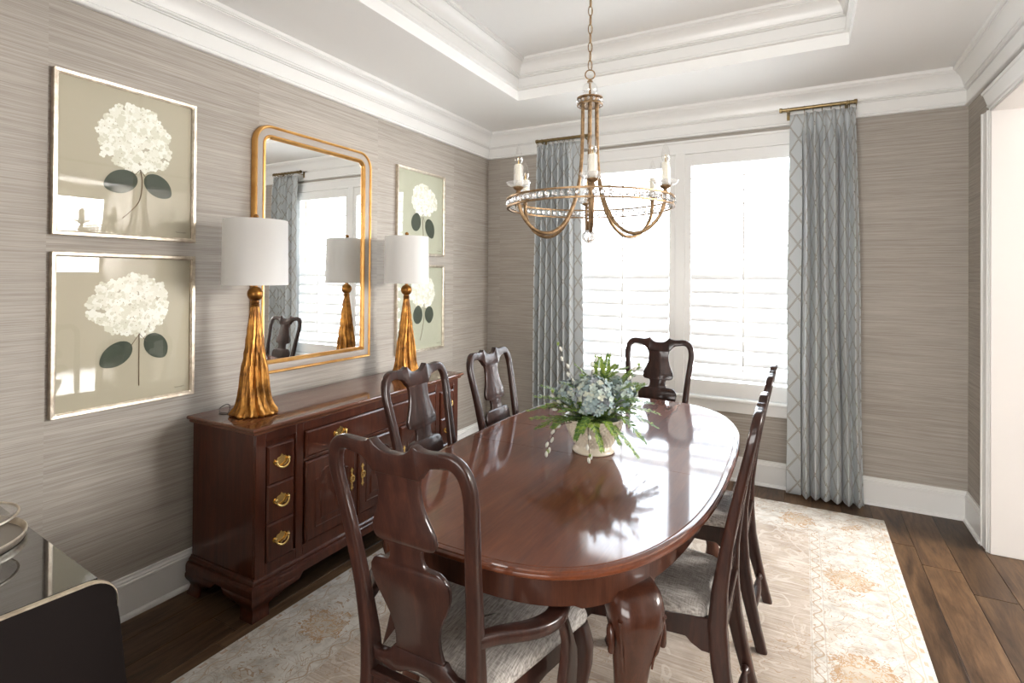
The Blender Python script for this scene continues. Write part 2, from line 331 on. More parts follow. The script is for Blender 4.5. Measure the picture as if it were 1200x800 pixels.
def smooth_path(P,n=6,closed=False):
    P=[Vector(p) for p in P]; out=[]; m=len(P)
    for i in range(m if closed else m-1):
        p0=P[i-1] if (closed or i>0) else P[0]; p1=P[i]; p2=P[(i+1)%m]; p3=P[(i+2)%m] if closed else P[min(i+2,m-1)]
        for k in range(n):
            t=k/n; out.append(.5*((2*p1)+(p2-p0)*t+(2*p0-5*p1+4*p2-p3)*t*t+(3*p1-p0-3*p2+p3)*t**3))
    if not closed: out.append(P[-1])
    return out

# ------------------------------------------------------------ room shell
XL,XR,YB,YF=-2.554,.894,4.247,-.35
ZC=2.775; TX0,TX1,TY0,TY1,TZ=-1.857,.219,.82,3.50,3.05
OY0,OY1,OZ=.55,3.795,2.40          # cased opening in the right wall
# floor slab and planks
fl=struct(obj('floor',MB().box(XL-.1,4.6,-3.9,YB+.1,-.06,-.006),simple('subfloor',(.02,.013,.009),.9)))
PW=.163; i0=-19; 
joints={(.382):[3.68],(.545):[3.47],(.708):[3.26],(-2.063):[1.34],(-2.226):[1.43]}
for i in range(-19,6):
    xa=.545+PW*i; xb=xa+PW
    if xb<XL: continue
    lo=max(xa,XL); 
    js=None
    for k,vv in joints.items():
        if abs(k-xa)<.03: js=list(vv)
    y=js[0] if js else random.uniform(.4,1.3)
    ys=[y]; q=y
    while q<YB: q+=random.uniform(.95,1.55); ys.append(min(q,YB))
    q=y
    while q>YF-.1: q-=random.uniform(.95,1.55); ys.insert(0,max(q,YF-.1))
    for a,b in zip(ys,ys[1:]):
        if b-a<.01: continue
        g=.0009; mbp=MB(); e=.0022
        x0,x1,y0,y1=lo+g-(lo+xb)/2,xb-g-(lo+xb)/2,a+g-(a+b)/2,b-g-(a+b)/2
        mbp.rings([[(x0,y0,-.012),(x1,y0,-.012),(x1,y1,-.012),(x0,y1,-.012)],[(x0,y0,-.0015),(x1,y0,-.0015),(x1,y1,-.0015),(x0,y1,-.0015)],
                   [(x0+e,y0+e,0),(x1-e,y0+e,0),(x1-e,y1-e,0),(x0+e,y1-e,0)]])
        p=obj('plank',mbp,PLANK,fl,ang=20); p.location=((lo+xb)/2,(a+b)/2,0)
m=MB()                              # plain floor of the neighbouring rooms
m.box(1.5235,4.6,YF-.1,YB+.1,-.006,0); m.box(XL-.1,4.6,-3.9,YF-.1,-.006,0)
struct(obj('floor_beyond',m,simple('far_floor',(.07,.04,.024),.4)))
struct(obj('wall_left',MB().box(XL-.12,XL,YF,YB+.12,-.05,ZC+.05),GRASS_Y))
WX0,WX1,WZ0,WZ1=-1.66,.0,.60,2.42
m=MB(); m.box(XL,WX0,YB,YB+.14,-.05,ZC+.05); m.box(WX1,1.03,YB,YB+.14,-.05,ZC+.05); m.box(WX0,WX1,YB,YB+.14,-.05,WZ0); m.box(WX0,WX1,YB,YB+.14,WZ1,ZC+.05)
struct(obj('wall_back',m,GRASS_X))
m=MB(); m.box(XR,XR+.13,OY1+.01,YB,-.05,ZC+.05); m.box(XR,XR+.13,YF,OY0-.01,-.05,ZC+.05); m.box(XR,XR+.13,OY0-.01,OY1+.01,OZ+.01,ZC+.05)
struct(obj('wall_right',m,GRASS_Y))
m=MB(); m.box(XL,-1.3,YF-.12,YF,-.05,ZC+.05); m.box(.45,XR+.13,YF-.12,YF,-.05,ZC+.05); m.box(-1.3,.45,YF-.12,YF,2.4,ZC+.05)
struct(obj('wall_front',m,GRASS_X))
m=MB(); m.box(4.5,4.6,-3.9,YB+.14,-.05,2.9); m.box(1.03,4.5,YB,YB+.14,-.05,2.9); m.box(XL-.12,4.6,-4.0,-3.9,-.05,2.9); m.box(XL-.24,XL-.12,-3.9,YF,-.05,2.9)
struct(obj('wall_beyond',m,PLAIN))
m=MB(); m.box(XR+.13,4.6,YF-.12,YB+.14,2.8,2.9); m.box(XL-.2,4.6,-4.0,YF-.12,2.8,2.9)
struct(obj('ceiling_beyond',m,CEIL))
m=MB(); t=.3
m.box(XL-.12,TX0,YF-.12,YB+.14,ZC,ZC+t); m.box(TX1,XR+.13,YF-.12,YB+.14,ZC,ZC+t); m.box(TX0,TX1,YF-.12,TY0,ZC,ZC+t); m.box(TX0,TX1,TY1,YB+.14,ZC,ZC+t)
m.box(TX0-.1,TX1+.1,TY0-.1,TY1+.1,TZ,TZ+.08)
struct(obj('ceiling',m,CEIL))
def mold_rect(prof,x0,x1,y0,y1,side,name,mat,a=None,b=None,parent=None):
    # prof (d,z): d inward from the wall line. a/b cut the run short (square ends)
    mb=MB(); rs=[]
    P=[]
    for end in (0,1):
        ring=[]
        for d,z in prof:
            if side=='left': p=[x0+d,(y0+d if a is None else a) if end==0 else (y1-d if b is None else b),z]
            if side=='right': p=[x1-d,(y0+d if a is None else a) if end==0 else (y1-d if b is None else b),z]
            if side=='back': p=[(x0+d if a is None else a) if end==0 else (x1-d if b is None else b),y1-d,z]
            if side=='front': p=[(x0+d if a is None else a) if end==0 else (x1-d if b is None else b),y0+d,z]
            ring.append(tuple(p))
        P.append(ring)
    mb.rings(P); o=obj(name,mb,mat,parent,ang=14); 
    if parent is None: struct(o)
    return o
def arc(cx,cz,r,a0,a1,n=6): return [(cx+r*math.cos(R(a0+(a1-a0)*i/n)),cz+r*math.sin(R(a0+(a1-a0)*i/n))) for i in range(n+1)]
def crown(z0,zt):
    k=(zt-z0)/.227
    pr=[(0,0),(.016,0)]+arc(.016,.008,.008,-90,90,5)+[(.010,.0165),(.010,.022),(.014,.024),(.014,.090),(.008,.092),(.008,.097),(.020,.098),(.020,.103),(.026,.104)]+arc(.026,.1095,.0055,-90,90,5)+[(.026,.118),(.031,.119)]
    pr+=[(.033,.128),(.038,.146),(.046,.163),(.057,.178),(.070,.189),(.078,.193),(.078,.199),(.086,.200),(.086,.204),(.091,.206),(.094,.211),(.094,.227),(0,.227)]
    return [(d,z0+z*k) for d,z in pr]
cp=crown(2.548,ZC)
for i,s in enumerate(('left','back','right','front')): mold_rect(cp,XL,XR,YF,YB,s,'trim_%d'%(i+1),TRIM)
tp=crown(2.845,TZ)
for i,s in enumerate(('left','back','right','front')): mold_rect([(d,z) for d,z in tp],TX0,TX1,TY0,TY1,s,'trim_%d'%(i+5),TRIM)
bp=[(0,0),(.030,0),(.030,.006),(.028,.014),(.022,.019),(.016,.021),(.016,.138),(.020,.141),(.020,.150),(.014,.154),(.014,.160),(.009,.168),(.009,.176),(0,.178)]
mold_rect(bp,XL,XR,YF,YB,'left','baseboard_left',TRIM)
mold_rect(bp,XL,XR,YF,YB,'back','baseboard_back',TRIM)
mold_rect(bp,XL,XR,YF,YB,'right','baseboard_right',TRIM,a=OY1+.10)
mold_rect(bp,XL,XR,YF,YB,'front','baseboard_front',TRIM,b=-1.42)
# cased opening, right wall (door_1) and front wall (door_2)
d1=sempty('door_1')
def casing_piece(pts2,name,parent,fr,mat=TRIM):
    mb=MB(); mb.prism(pts2,.018,fr); obj(name,mb,mat,parent,bevel=.003)
CW=.10
def stepped_casing(yA,yB,z0,z1,name,inner_low):   # vertical strip on plane x=XR facing -x
    mb=MB()
    w=yB-yA
    def prof(t): return [(0,.022),(.14,.022),(.17,.016),(.74,.012),(.80,.016),(.86,.016),(.90,.009),(1,.009)]
    for (a,da),(b,db) in zip(prof(0),prof(0)[1:]):
        if b-a<.035 and False: continue
        ya=yB-w*a if inner_low else yA+w*a; yb_=yB-w*b if inner_low else yA+w*b
        mb.add([(XR,ya,z0),(XR-da,ya,z0),(XR-db,yb_,z0),(XR,yb_,z0),(XR,ya,z1),(XR-da,ya,z1),(XR-db,yb_,z1),(XR,yb_,z1)],[(0,1,2,3),(4,7,6,5),(1,5,6,2),(0,4,5,1),(3,2,6,7),(0,3,7,4)])
    obj(name,mb,TRIM,d1,ang=20)
stepped_casing(OY1,OY1+.10,0,OZ,'side_casing',True)
stepped_casing(OY0-.10,OY0,0,OZ,'side_casing',False)
mb=MB(); pr=[(0,.022),(.14,.022),(.17,.016),(.74,.012),(.80,.016),(.86,.016),(.90,.009),(1,.009)]
for (a,da),(b,db) in zip(pr,pr[1:]):
    za=OZ+.118*(1-a); zb=OZ+.118*(1-b); ea=CW*(1-a); eb=CW*(1-b)
    mb.add([(XR,OY0-ea,za),(XR-da,OY0-ea,za),(XR-db,OY0-eb,zb),(XR,OY0-eb,zb),(XR,OY1+ea,za),(XR-da,OY1+ea,za),(XR-db,OY1+eb,zb),(XR,OY1+eb,zb)],[(0,1,2,3),(4,7,6,5),(1,5,6,2),(0,4,5,1),(3,2,6,7),(0,3,7,4)])
obj('head_casing',mb,TRIM,d1,ang=20)
obj('jamb',MB().box(XR-.004,XR+.15,OY1-.012,OY1,0,OZ),JAMB,d1,bevel=.003)
obj('jamb',MB().box(XR-.004,XR+.15,OY0,OY0+.012,0,OZ),JAMB,d1,bevel=.003)
obj('head_jamb',MB().box(XR-.004,XR+.15,OY0,OY1,OZ-.012,OZ),JAMB,d1,bevel=.003)
obj('far_casing',MB().box(XR+.13,XR+.15,OY1-.004,OY1+.10,0,OZ+.10),TRIM,d1,bevel=.004)
d2=sempty('door_2')
obj('side_casing',MB().box(-1.4,-1.3,YF,YF+.02,0,2.5),TRIM,d2,bevel=.004); obj('side_casing',MB().box(.45,.55,YF,YF+.02,0,2.5),TRIM,d2,bevel=.004)
obj('head_casing',MB().box(-1.3,.45,YF,YF+.02,2.4,2.5),TRIM,d2,bevel=.004)

# ------------------------------------------------------------ window with plantation shutters
wn=sempty('window_1')
m=MB(); ca=.02
m.box(WX0-.09,WX0,YB-ca,YB,.60,2.52); m.box(WX1,WX1+.09,YB-ca,YB,.60,2.52)
obj('side_casing',m,TRIM,wn,bevel=.004)
m=MB(); m.box(WX0-.09,WX1+.09,YB-ca,YB,2.435,2.505); m.box(WX0-.10,WX1+.10,YB-ca-.012,YB,2.503,2.521); m.box(WX0,WX1,YB-.028,YB,2.418,2.436)
obj('head_casing',m,TRIM,wn,bevel=.003)
obj('sill',MB().box(WX0-.12,WX1+.12,YB-.055,YB+.02,.575,.600),TRIM,wn,bevel=.008,seg=3)
obj('sill_apron',MB().box(WX0-.09,WX1+.09,YB-.022,YB,.495,.575),TRIM,wn,bevel=.005)
m=MB(); m.box(WX0-.0,WX1,YB+.10,YB+.135,.60,.66); m.box(WX0,WX1,YB+.10,YB+.135,2.36,2.42); m.box(WX0,WX0+.05,YB+.10,YB+.135,.60,2.42); m.box(WX1-.05,WX1,YB+.10,YB+.135,.60,2.42)
m.box(-.875,-.785,YB+.09,YB+.135,.6,2.42); m.box(WX0,WX1,YB+.105,YB+.13,1.49,1.54)
obj('sash',m,TRIM,wn,bevel=.003)
obj('center_post',MB().box(-.866,-.794,YB-.03,YB+.09,.60,2.42),TRIM,wn,bevel=.004)
obj('pane',MB().box(WX0+.04,-.83,YB+.115,YB+.119,.64,2.38),WINGLASS,wn); obj('pane',MB().box(-.83,WX1-.04,YB+.115,YB+.119,.64,2.38),WINGLASS,wn)
yS=YB-.005
lv=MB(); sec=[( .043*math.cos(a),.0055*math.sin(a)) for a in [2*PI*k/12 for k in range(12)]]
tilt=R(46)
def louver_mesh(L,tilt):
    mb=MB(); rs=[]
    for x in (-L/2,L/2): rs.append([(x,c*math.cos(tilt)-s_*math.sin(tilt),c*math.sin(tilt)+s_*math.cos(tilt)) for c,s_ in sec])
    return mb.rings(rs).mesh('louver',LOUVER,40)
for k,(xa,xb) in enumerate(((WX0,-.866),(-.794,WX1))):
    sp_=obj('shutter_panel',None or MB().box(xa,xa+.045,yS-.018,yS+.012,.605,2.415).box(xb-.045,xb,yS-.018,yS+.012,.605,2.415).box(xa+.045,xb-.045,yS-.018,yS+.012,.605,.715).box(xa+.045,xb-.045,yS-.018,yS+.012,2.325,2.415),TRIM,wn,bevel=.003)
    L=xb-xa-.094; lm=louver_mesh(L,R(57)); lm_open=louver_mesh(L,R(14))
    zz=.765
    for j in range(15):
        z=.768+.1045*j
        if z>2.31: break
        o=obj('louver',lm if z<1.56 else lm_open,LOUVER,sp_); o.location=((xa+xb)/2,yS,z)
    xc=(xa+xb)/2+.02 if k else (xa+xb)/2-.005
    obj('tilt_rod',MB().box(xc-.006,xc+.006,yS-.058,yS-.046,.80,1.565),TRIM,sp_,bevel=.002)
    obj('tilt_rod',MB().box(xc-.006,xc+.006,yS-.058,yS-.046,1.60,2.29),TRIM,sp_,bevel=.002)

# ------------------------------------------------------------ rug
rw,rh=RUG_X1-RUG_X0,RUG_Y1-RUG_Y0
m=MB(); nn=160
def rugring(z,ins):
    P=[]; x0,x1,y0,y1=RUG_X0+ins,RUG_X1-ins,RUG_Y0+ins,RUG_Y1-ins
    for i in range(60): P.append((x0+(x1-x0)*i/60,y0+random.uniform(-.003,.003),z))
    for i in range(60): P.append((x1,y0+(y1-y0)*i/60,z))
    for i in range(90): P.append((x1+(x0-x1)*i/90,y1+random.uniform(-.005,.005),z))
    for i in range(60): P.append((x0,y1+(y0-y1)*i/60,z))
    return P
st=random.getstate(); r0=rugring(0.0005,0); random.setstate(st); r1=rugring(.007,-.001); random.setstate(st); r2=rugring(.0095,.004)
m.rings([r0,r1,r2])
rug=obj('rug',m,RUG); tag(rug,'large cream and tan wool rug with a faded floral border under the table','rug')

# ------------------------------------------------------------ dining table
TCX,TCY,TA,TB,TN=-.780,2.180,.551,1.030,2.85
def sup(a,b,n,t):
    c,s=math.cos(t),math.sin(t); return (a*math.copysign(abs(c)**(2/n),c),b*math.copysign(abs(s)**(2/n),s))
def offring(ins,z,n=144,a=TA,b=TB):
    pts=[sup(a,b,TN,2*PI*(i+.5)/n) for i in range(n)]; out=[]
    for i in range(n):
        p,q=pts[i-1],pts[(i+1)%n]; tx,ty=q[0]-p[0],q[1]-p[1]; l=math.hypot(tx,ty) or 1
        out.append((pts[i][0]-ty/l*ins,pts[i][1]+tx/l*ins,z))
    return out
table=thing('dining_table','long oval-ended glossy mahogany dining table with carved cabriole legs','table',(TCX,TCY,0))
prof=[(.10,.728),(.022,.728),(.014,.732),(.006,.737),(.001,.742),(.0,.747),(.001,.751),(.004,.7535),(.008,.7545),(.0095,.7580),(.014,.7592),(.020,.7597),(.0225,.7585),(.0245,.7585),(.027,.760),(.10,.760)]
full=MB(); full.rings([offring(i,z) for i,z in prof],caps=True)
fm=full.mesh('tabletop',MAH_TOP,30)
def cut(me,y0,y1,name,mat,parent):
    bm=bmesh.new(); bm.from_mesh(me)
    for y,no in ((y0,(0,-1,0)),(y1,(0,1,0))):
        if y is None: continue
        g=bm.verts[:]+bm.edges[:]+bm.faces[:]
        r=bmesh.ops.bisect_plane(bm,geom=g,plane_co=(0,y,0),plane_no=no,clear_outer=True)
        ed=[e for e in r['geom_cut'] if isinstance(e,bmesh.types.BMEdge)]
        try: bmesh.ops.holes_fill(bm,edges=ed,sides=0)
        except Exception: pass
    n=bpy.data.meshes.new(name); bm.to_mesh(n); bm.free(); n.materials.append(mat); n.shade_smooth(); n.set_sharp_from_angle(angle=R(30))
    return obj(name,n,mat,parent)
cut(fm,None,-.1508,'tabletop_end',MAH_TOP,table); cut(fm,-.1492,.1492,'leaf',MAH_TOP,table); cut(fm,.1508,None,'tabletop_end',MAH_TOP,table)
ap=MB()
rs=[offring(.085,.735),offring(.060,.735),offring(.060,.728),offring(.052,.722),offring(.060,.716)]
low=[]
for (x,y,z) in offring(.060,0):
    a=abs(math.degrees(math.atan2(abs(y),abs(x))))
    zz=.643+.022*(1 if a<58 or a>78 else 0)*0
    if 66<a<72: zz=.634
    low.append((x,y,zz))
rs.append(low); rs.append([(x*.965,y*.98,z) for x,y,z in low]); rs.append(offring(.085,.72))
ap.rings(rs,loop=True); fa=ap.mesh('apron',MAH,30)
for y0,y1 in ((None,-.70),(.70,None)): cut(fa,y0,y1,'apron',MAH,table)
def half(me,s):
    bm=bmesh.new(); bm.from_mesh(me); bmesh.ops.delete(bm,geom=[v for v in bm.verts if v.co.x*s<0],context='VERTS')
    n=bpy.data.meshes.new('apron'); bm.to_mesh(n); bm.free(); return n
for s in (1,-1):
    hm=half(fa,s)
    for y0,y1 in ((-.6985,-.15),(-.15,.15),(.15,.6985)): cut(hm,y0,y1,'apron',MAH,table)
def table_leg(sx,sy):
    o=bpy.data.objects.new('leg',None)
    mb=MB(); cx,cy=.375*sx,.745*sy; dx,dy=sx*.62,sy*.78
    l=math.hypot(dx,dy); dx/=l; dy/=l; nx,ny=-dy,dx
    ks=[(.655,.000,.052,.052),(.64,.006,.060,.060),(.61,.014,.066,.064),(.57,.018,.064,.060),(.52,.014,.054,.050),(.45,.004,.043,.040),(.36,-.008,.034,.033),(.26,-.012,.028,.028),(.17,-.008,.025,.025),(.10,.002,.026,.026),(.075,.010,.034,.032),(.05,.016,.041,.039),(.025,.017,.040,.038),(.0105,.013,.028,.026)]
    rs=[]
    for z,off,a,b in ks:
        ring=[]
        for j in range(24):
            t=2*PI*j/24; q=sup(a*1.16,b*1.16,3.0 if z>.12 else 2.0,t); 
            ring.append((cx+dx*(off+q[0])+nx*q[1],cy+dy*(off+q[0])+ny*q[1],z))
        rs.append(ring)
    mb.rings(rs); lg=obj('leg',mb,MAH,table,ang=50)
    # carved knee scroll (C-scroll on each flank) and ear brackets
    for s in (1,-1):
        sm=MB(); path=[]
        for k in range(26):
            t=k/25; a=R(-60+400*t); rr=.029*(1-.66*t)
            u=.026+rr*math.cos(a)*.8; z=.535+rr*math.sin(a)*1.3
            path.append((cx+dx*(.018+u*.6)+nx*s*.071,cy+dy*(.018+u*.6)+ny*s*.071,z))
        sm.tube(path,[.0095*(1-.4*k/25) for k in range(26)],8)
        path=[]
        for k in range(12):
            t=k/11; path.append((cx+dx*(.075-.03*t)+nx*s*(.060-.02*t),cy+dy*(.075-.03*t)+ny*s*(.060-.02*t),.60-.16*t+.012*math.sin(t*9)))
        sm.tube(path,[.007*(1-.6*k/11) for k in range(12)],8)
        obj('carved_scroll',sm,MAH,lg,ang=60)
        em=MB(); pts=[(0,0),(.045,0),(.042,-.014),(.030,-.024),(.022,-.042),(.008,-.055),(0,-.07)]
        em.prism(pts,.03,lambda u,v,w_:(cx+nx*s*(.045+u)-dx*(.030-w_)*1.0-dx*.75*u,cy+ny*s*(.045+u)-dy*(.030-w_)-dy*.75*u,.650+v))
        obj('knee_bracket',em,MAH,lg,bevel=.005)
for sx in (1,-1):
    for sy in (1,-1): table_leg(sx,sy)

# ------------------------------------------------------------ queen anne chairs
def yb(z): return -.235+lerp(z,[(0,-.085),(.1,-.058),(.2,-.034),(.32,-.010),(.44,0),(.55,-.006),(.7,-.028),(.85,-.058),(1.0,-.092),(1.1,-.112)])
def rrect(a,b,r,n=3):
    P=[]
    for cx,cy,a0 in ((a-r,b-r,0),(-a+r,b-r,90),(-a+r,-b+r,180),(a-r,-b+r,270)):
        for k in range(n+1):
            t=R(a0+90*k/n); P.append((cx+r*math.cos(t),cy+r*math.sin(t)))
    return P
def back_sweep(mb,pts,r=.35):
    # pts: (x,z,half width in the back plane,half thickness)
    rs=[]; n=len(pts)
    for i,(x,z,w_,t) in enumerate(pts):
        a=pts[max(i-1,0)]; b=pts[min(i+1,n-1)]; tx,tz=b[0]-a[0],b[1]-a[1]; l=math.hypot(tx,tz) or 1; px,pz=-tz/l,tx/l
        rs.append([(x+px*u, yb(z+pz*u)+v, z+pz*u) for u,v in rrect(w_,t,min(w_,t)*r)])
    mb.rings(rs); return mb
def strip_sweep(mb,rows,t,axis='z'):
    rs=[]
    for c,lo,hi in rows:
        w_=(hi-lo)/2; m_=(hi+lo)/2; b=min(.004,w_*.5); rr=rrect(w_,t,b,2)
        if axis=='z': rs.append([(m_+u,yb(c)+v+bulge(c),c) for u,v in rr])
        else: rs.append([(c,yb(m_+u)+v,m_+u) for u,v in rr])
    mb.rings(rs); return mb
def bulge(z): return -.010*math.sin(PI*min(1,max(0,(z-.54)/.47)))
def make_chair(name,label,arms):
    t=thing(name,label,'chair')
    ws=.275 if arms else .25
    for s in (1,-1):
        base=[(.187,.0105,.019,.020),(.182,.10,.020,.021),(.174,.20,.021,.024),(.165,.32,.022,.027),(.160,.44,.022,.028),(.162,.55,.020,.023),(.170,.68,.018,.018),(.181,.82,.017,.015),(.191,.92,.016,.0135),(.1975,.98,.016,.013),(.1965,1.018,.0165,.013),(.187,1.048,.017,.013),(.170,1.066,.0175,.013),(.148,1.071,.0175,.013),(.125,1.069,.018,.013)]
        sp3=smooth_path([(a,b,0) for a,b,c,d in base],3); out=[]
        for i,p in enumerate(sp3):
            k=i/3; i0=min(int(k),len(base)-2); f=k-i0; out.append((s*p.x,p.y,base[i0][2]*(1-f)+base[i0+1][2]*f,base[i0][3]*(1-f)+base[i0+1][3]*f))
        obj('back_post',back_sweep(MB(),out,.55),CHAIR,t,ang=50)
    # crest rail
    T=[(0,1.067),(.02,1.068),(.036,1.073),(.050,1.083),(.058,1.092),(.062,1.0945),(.067,1.093),(.076,1.088),(.088,1.0855),(.10,1.085),(.132,1.087)]
    B=[(0,1.012),(.066,1.012),(.070,1.018),(.078,1.028),(.090,1.040),(.105,1.048),(.132,1.0525)]
    xs=sorted(set([x for x,_ in T]+[x for x,_ in B])); xs=[-x for x in xs[::-1] if x>0]+xs
    obj('crest_rail',strip_sweep(MB(),[(x,lerp(abs(x),B),lerp(abs(x),T)) for x in xs],.0135,'x'),CHAIR,t,ang=50)
    # vase splat
    W=[(.545,.076),(.553,.071),(.58,.067),(.61,.068),(.64,.076),(.67,.090),(.70,.106),(.725,.115),(.745,.118),(.765,.115),(.780,.105),(.788,.092),(.790,.068),(.792,.056),(.80,.050),(.815,.0475),(.832,.049),(.838,.056),(.8395,.072),(.843,.085),(.850,.091),(.862,.094),(.878,.092),(.898,.083),(.92,.073),(.945,.065),(.97,.061),(.995,.061),(1.014,.067)]
    obj('splat',strip_sweep(MB(),[(z,-h,h) for z,h in W],.0075),CHAIR,t,ang=40)
    # scalloped rail under the splat
    T2=[(0,.548),(.078,.548),(.088,.535),(.105,.522),(.13,.520),(.158,.535)]; B2=[(0,.505),(.03,.500),(.055,.486),(.085,.480),(.12,.490),(.158,.492)]
    xs=sorted(set([x for x,_ in T2]+[x for x,_ in B2])); xs=[-x for x in xs[::-1] if x>0]+xs
    obj('lower_rail',strip_sweep(MB(),[(x,lerp(abs(x),B2),lerp(abs(x),T2)) for x in xs],.011,'x'),CHAIR,t,ang=40)
    # seat frame
    yf=.235; yr=-.235
    m_=MB(); m_.box(-.15,.15,yr-.018,yr+.012,.385,.462); 
    m_.box(-.15,.15,yr-.026,yr+.004,.455,.470)
    obj('rear_rail',m_,CHAIR,t,bevel=.004)
    def rail(xa,ya,xb,yb_,name):
        mb=MB(); d=Vector((xb-xa,yb_-ya,0)); L=d.length; d/=L; nn_=Vector((d.y,-d.x,0))
        pts=[(0,.455),(L,.455),(L,.352),(L-.03,.355),(L-.06,.372),(L-.075,.388),(L/2+.04,.392),(L/2,.386),(L/2-.04,.392),(.075,.388),(.06,.372),(.03,.355),(0,.352)]
        mb.prism(pts,.022,lambda u,v,w_:(xa+d.x*u+nn_.x*w_,ya+d.y*u+nn_.y*w_,v)); obj(name,mb,CHAIR,t,bevel=.003)
    rail(-ws+.02,yf-.022,ws-.02,yf-.022,'front_rail')
    rail(-.165,yr+.015,-ws+.028,yf-.02,'side_rail'); rail(ws-.028,yf-.02,.165,yr+.015,'side_rail')
    # upholstered seat
    mb=MB(); rs=[]
    def seatring(ins,z):
        P=[]
        cor=[(-ws+.004+ins,yf+.004-ins,.045),(-.168+ins,yr+.03+ins,.02),(.168-ins,yr+.03+ins,.02),(ws-.004-ins,yf+.004-ins,.045)]
        n=len(cor)
        for i in range(n):
            x,y,r=cor[i]; p=Vector((x,y)); a=(Vector(cor[i-1][:2])-p).normalized(); b=(Vector(cor[(i+1)%n][:2])-p).normalized()
            p0=p+a*r; p2=p+b*r
            for k in range(7):
                q=k/6; v=p0*(1-q)**2+p*2*q*(1-q)+p2*q*q; P.append((v.x,v.y,z))
            nx=Vector(cor[(i+1)%n][:2])+ (p-Vector(cor[(i+1)%n][:2])).normalized()*cor[(i+1)%n][2]
            for k in range(1,4): v=p2.lerp(nx,k/4); P.append((v.x,v.y,z))
        return P
    for ins,z in ((.012,.452),(.002,.456),(0,.466),(.003,.479),(.012,.489),(.035,.496),(.08,.501),(.14,.503),(.19,.504)): rs.append(seatring(ins,z))
    mb.rings(rs); obj('seat',mb,TWEED,t,ang=60)
    # cabriole front legs
    for s in (1,-1):
        mb=MB(); cx,cy=s*(ws-.035),yf-.035; rs=[]
        for z,off,a in ((.455,.0,.026),(.42,.006,.031),(.385,.014,.032),(.33,.015,.028),(.26,.004,.0215),(.17,-.006,.0165),(.10,-.004,.0150),(.06,.004,.0165),(.04,.012,.026),(.025,.014,.031),(.0105,.012,.026)):
            q=[(a*c,a*d) for c,d in [(math.cos(2*PI*j/16),math.sin(2*PI*j/16)) for j in range(16)]] if z<.2 else [sup(a,a,3,2*PI*(j+.5)/16) for j in range(16)]
            rs.append([(cx+s*off*.7+u,cy+off*.7+v,z) for u,v in q])
        mb.rings(rs); obj('front_leg',mb,CHAIR,t,ang=50)
    # turned rear stretcher
    mb=MB(); zs=.135; x=.178; rr=[(-1,.008),(-.86,.008),(-.84,.014),(-.80,.016),(-.76,.011),(-.70,.008),(-.5,.013),(-.2,.017),(0,.0175),(.2,.017),(.5,.013),(.7,.008),(.76,.011),(.80,.016),(.84,.014),(.86,.008),(1,.008)]
    mb.rings([[(x*q,yb(zs)+r_*math.cos(2*PI*j/14),zs+r_*math.sin(2*PI*j/14)) for j in range(14)] for q,r_ in rr]); obj('stretcher',mb,CHAIR,t,ang=50)
    if arms:
        for s in (1,-1):
            P=[(.172,yb(.63)+.0,.640),(.195,yb(.63)+.05,.632),(.248,yb(.63)+.13,.618),(.272,yb(.63)+.20,.612),(.264,yb(.63)+.26,.612),(.242,yb(.63)+.31,.606),(.238,yb(.63)+.335,.590)]
            sp3=smooth_path(P,4); mb=MB(); rs=[]
            for i,p in enumerate(sp3):
                tt=(sp3[min(i+1,len(sp3)-1)]-sp3[max(i-1,0)]); tt.z=0; tt.normalize(); n_=Vector((-tt.y,tt.x,0)); wd=lerp(i/len(sp3),[(0,.014),(.4,.022),(.8,.026),(1,.012)])
                rs.append([(s*(p+n_*u).x,(p+n_*u).y,p.z+v) for u,v in rrect(wd*1.1,.0165,.010)])
            mb.rings(rs); obj('arm',mb,CHAIR,t,ang=50)
            mb=MB(); rs=[]
            yy=yb(.63)
            for z,x_,y_,a,b in ((.36,.262,yy+.295,.014,.040),(.42,.264,yy+.295,.014,.044),(.47,.268,yy+.292,.013,.036),(.52,.270,yy+.278,.012,.021),(.56,.268,yy+.262,.012,.018),(.59,.264,yy+.25,.013,.019),(.605,.262,yy+.245,.013,.02)):
                rs.append([(s*(x_+.008+u),y_+v,z) for u,v in rrect(a,b,.008)])
            mb.rings(rs); obj('arm_support',mb,CHAIR,t,ang=50)
    return t
grp='queen anne dining chairs around the table'
ac=make_chair('dining_armchair','dark mahogany armchair with vase splat at the near end of the table, nearest the camera',True); ac['group']=grp
ac.location=(-.822,1.300,0)
a2=dup(ac,(-.800,3.105,0),PI,'dark mahogany chair at the far end of the table in front of the window shutters')
c0=make_chair('dining_chair','dark mahogany side chair on the sideboard side, beside the sideboard doors',False); c0['group']=grp
c0.location=(-1.115,1.825,0); c0.rotation_euler=(0,0,-PI/2)
dup(c0,(-1.115,2.435,0),-PI/2,'dark mahogany side chair on the sideboard side, farther one, in front of bare wallpaper')
dup(c0,(-.455,1.865,0),PI/2,'dark mahogany side chair on the right of the table, nearer the camera')
dup(c0,(-.455,2.52,0),PI/2,'dark mahogany side chair on the right of the table, the one nearer the curtain')

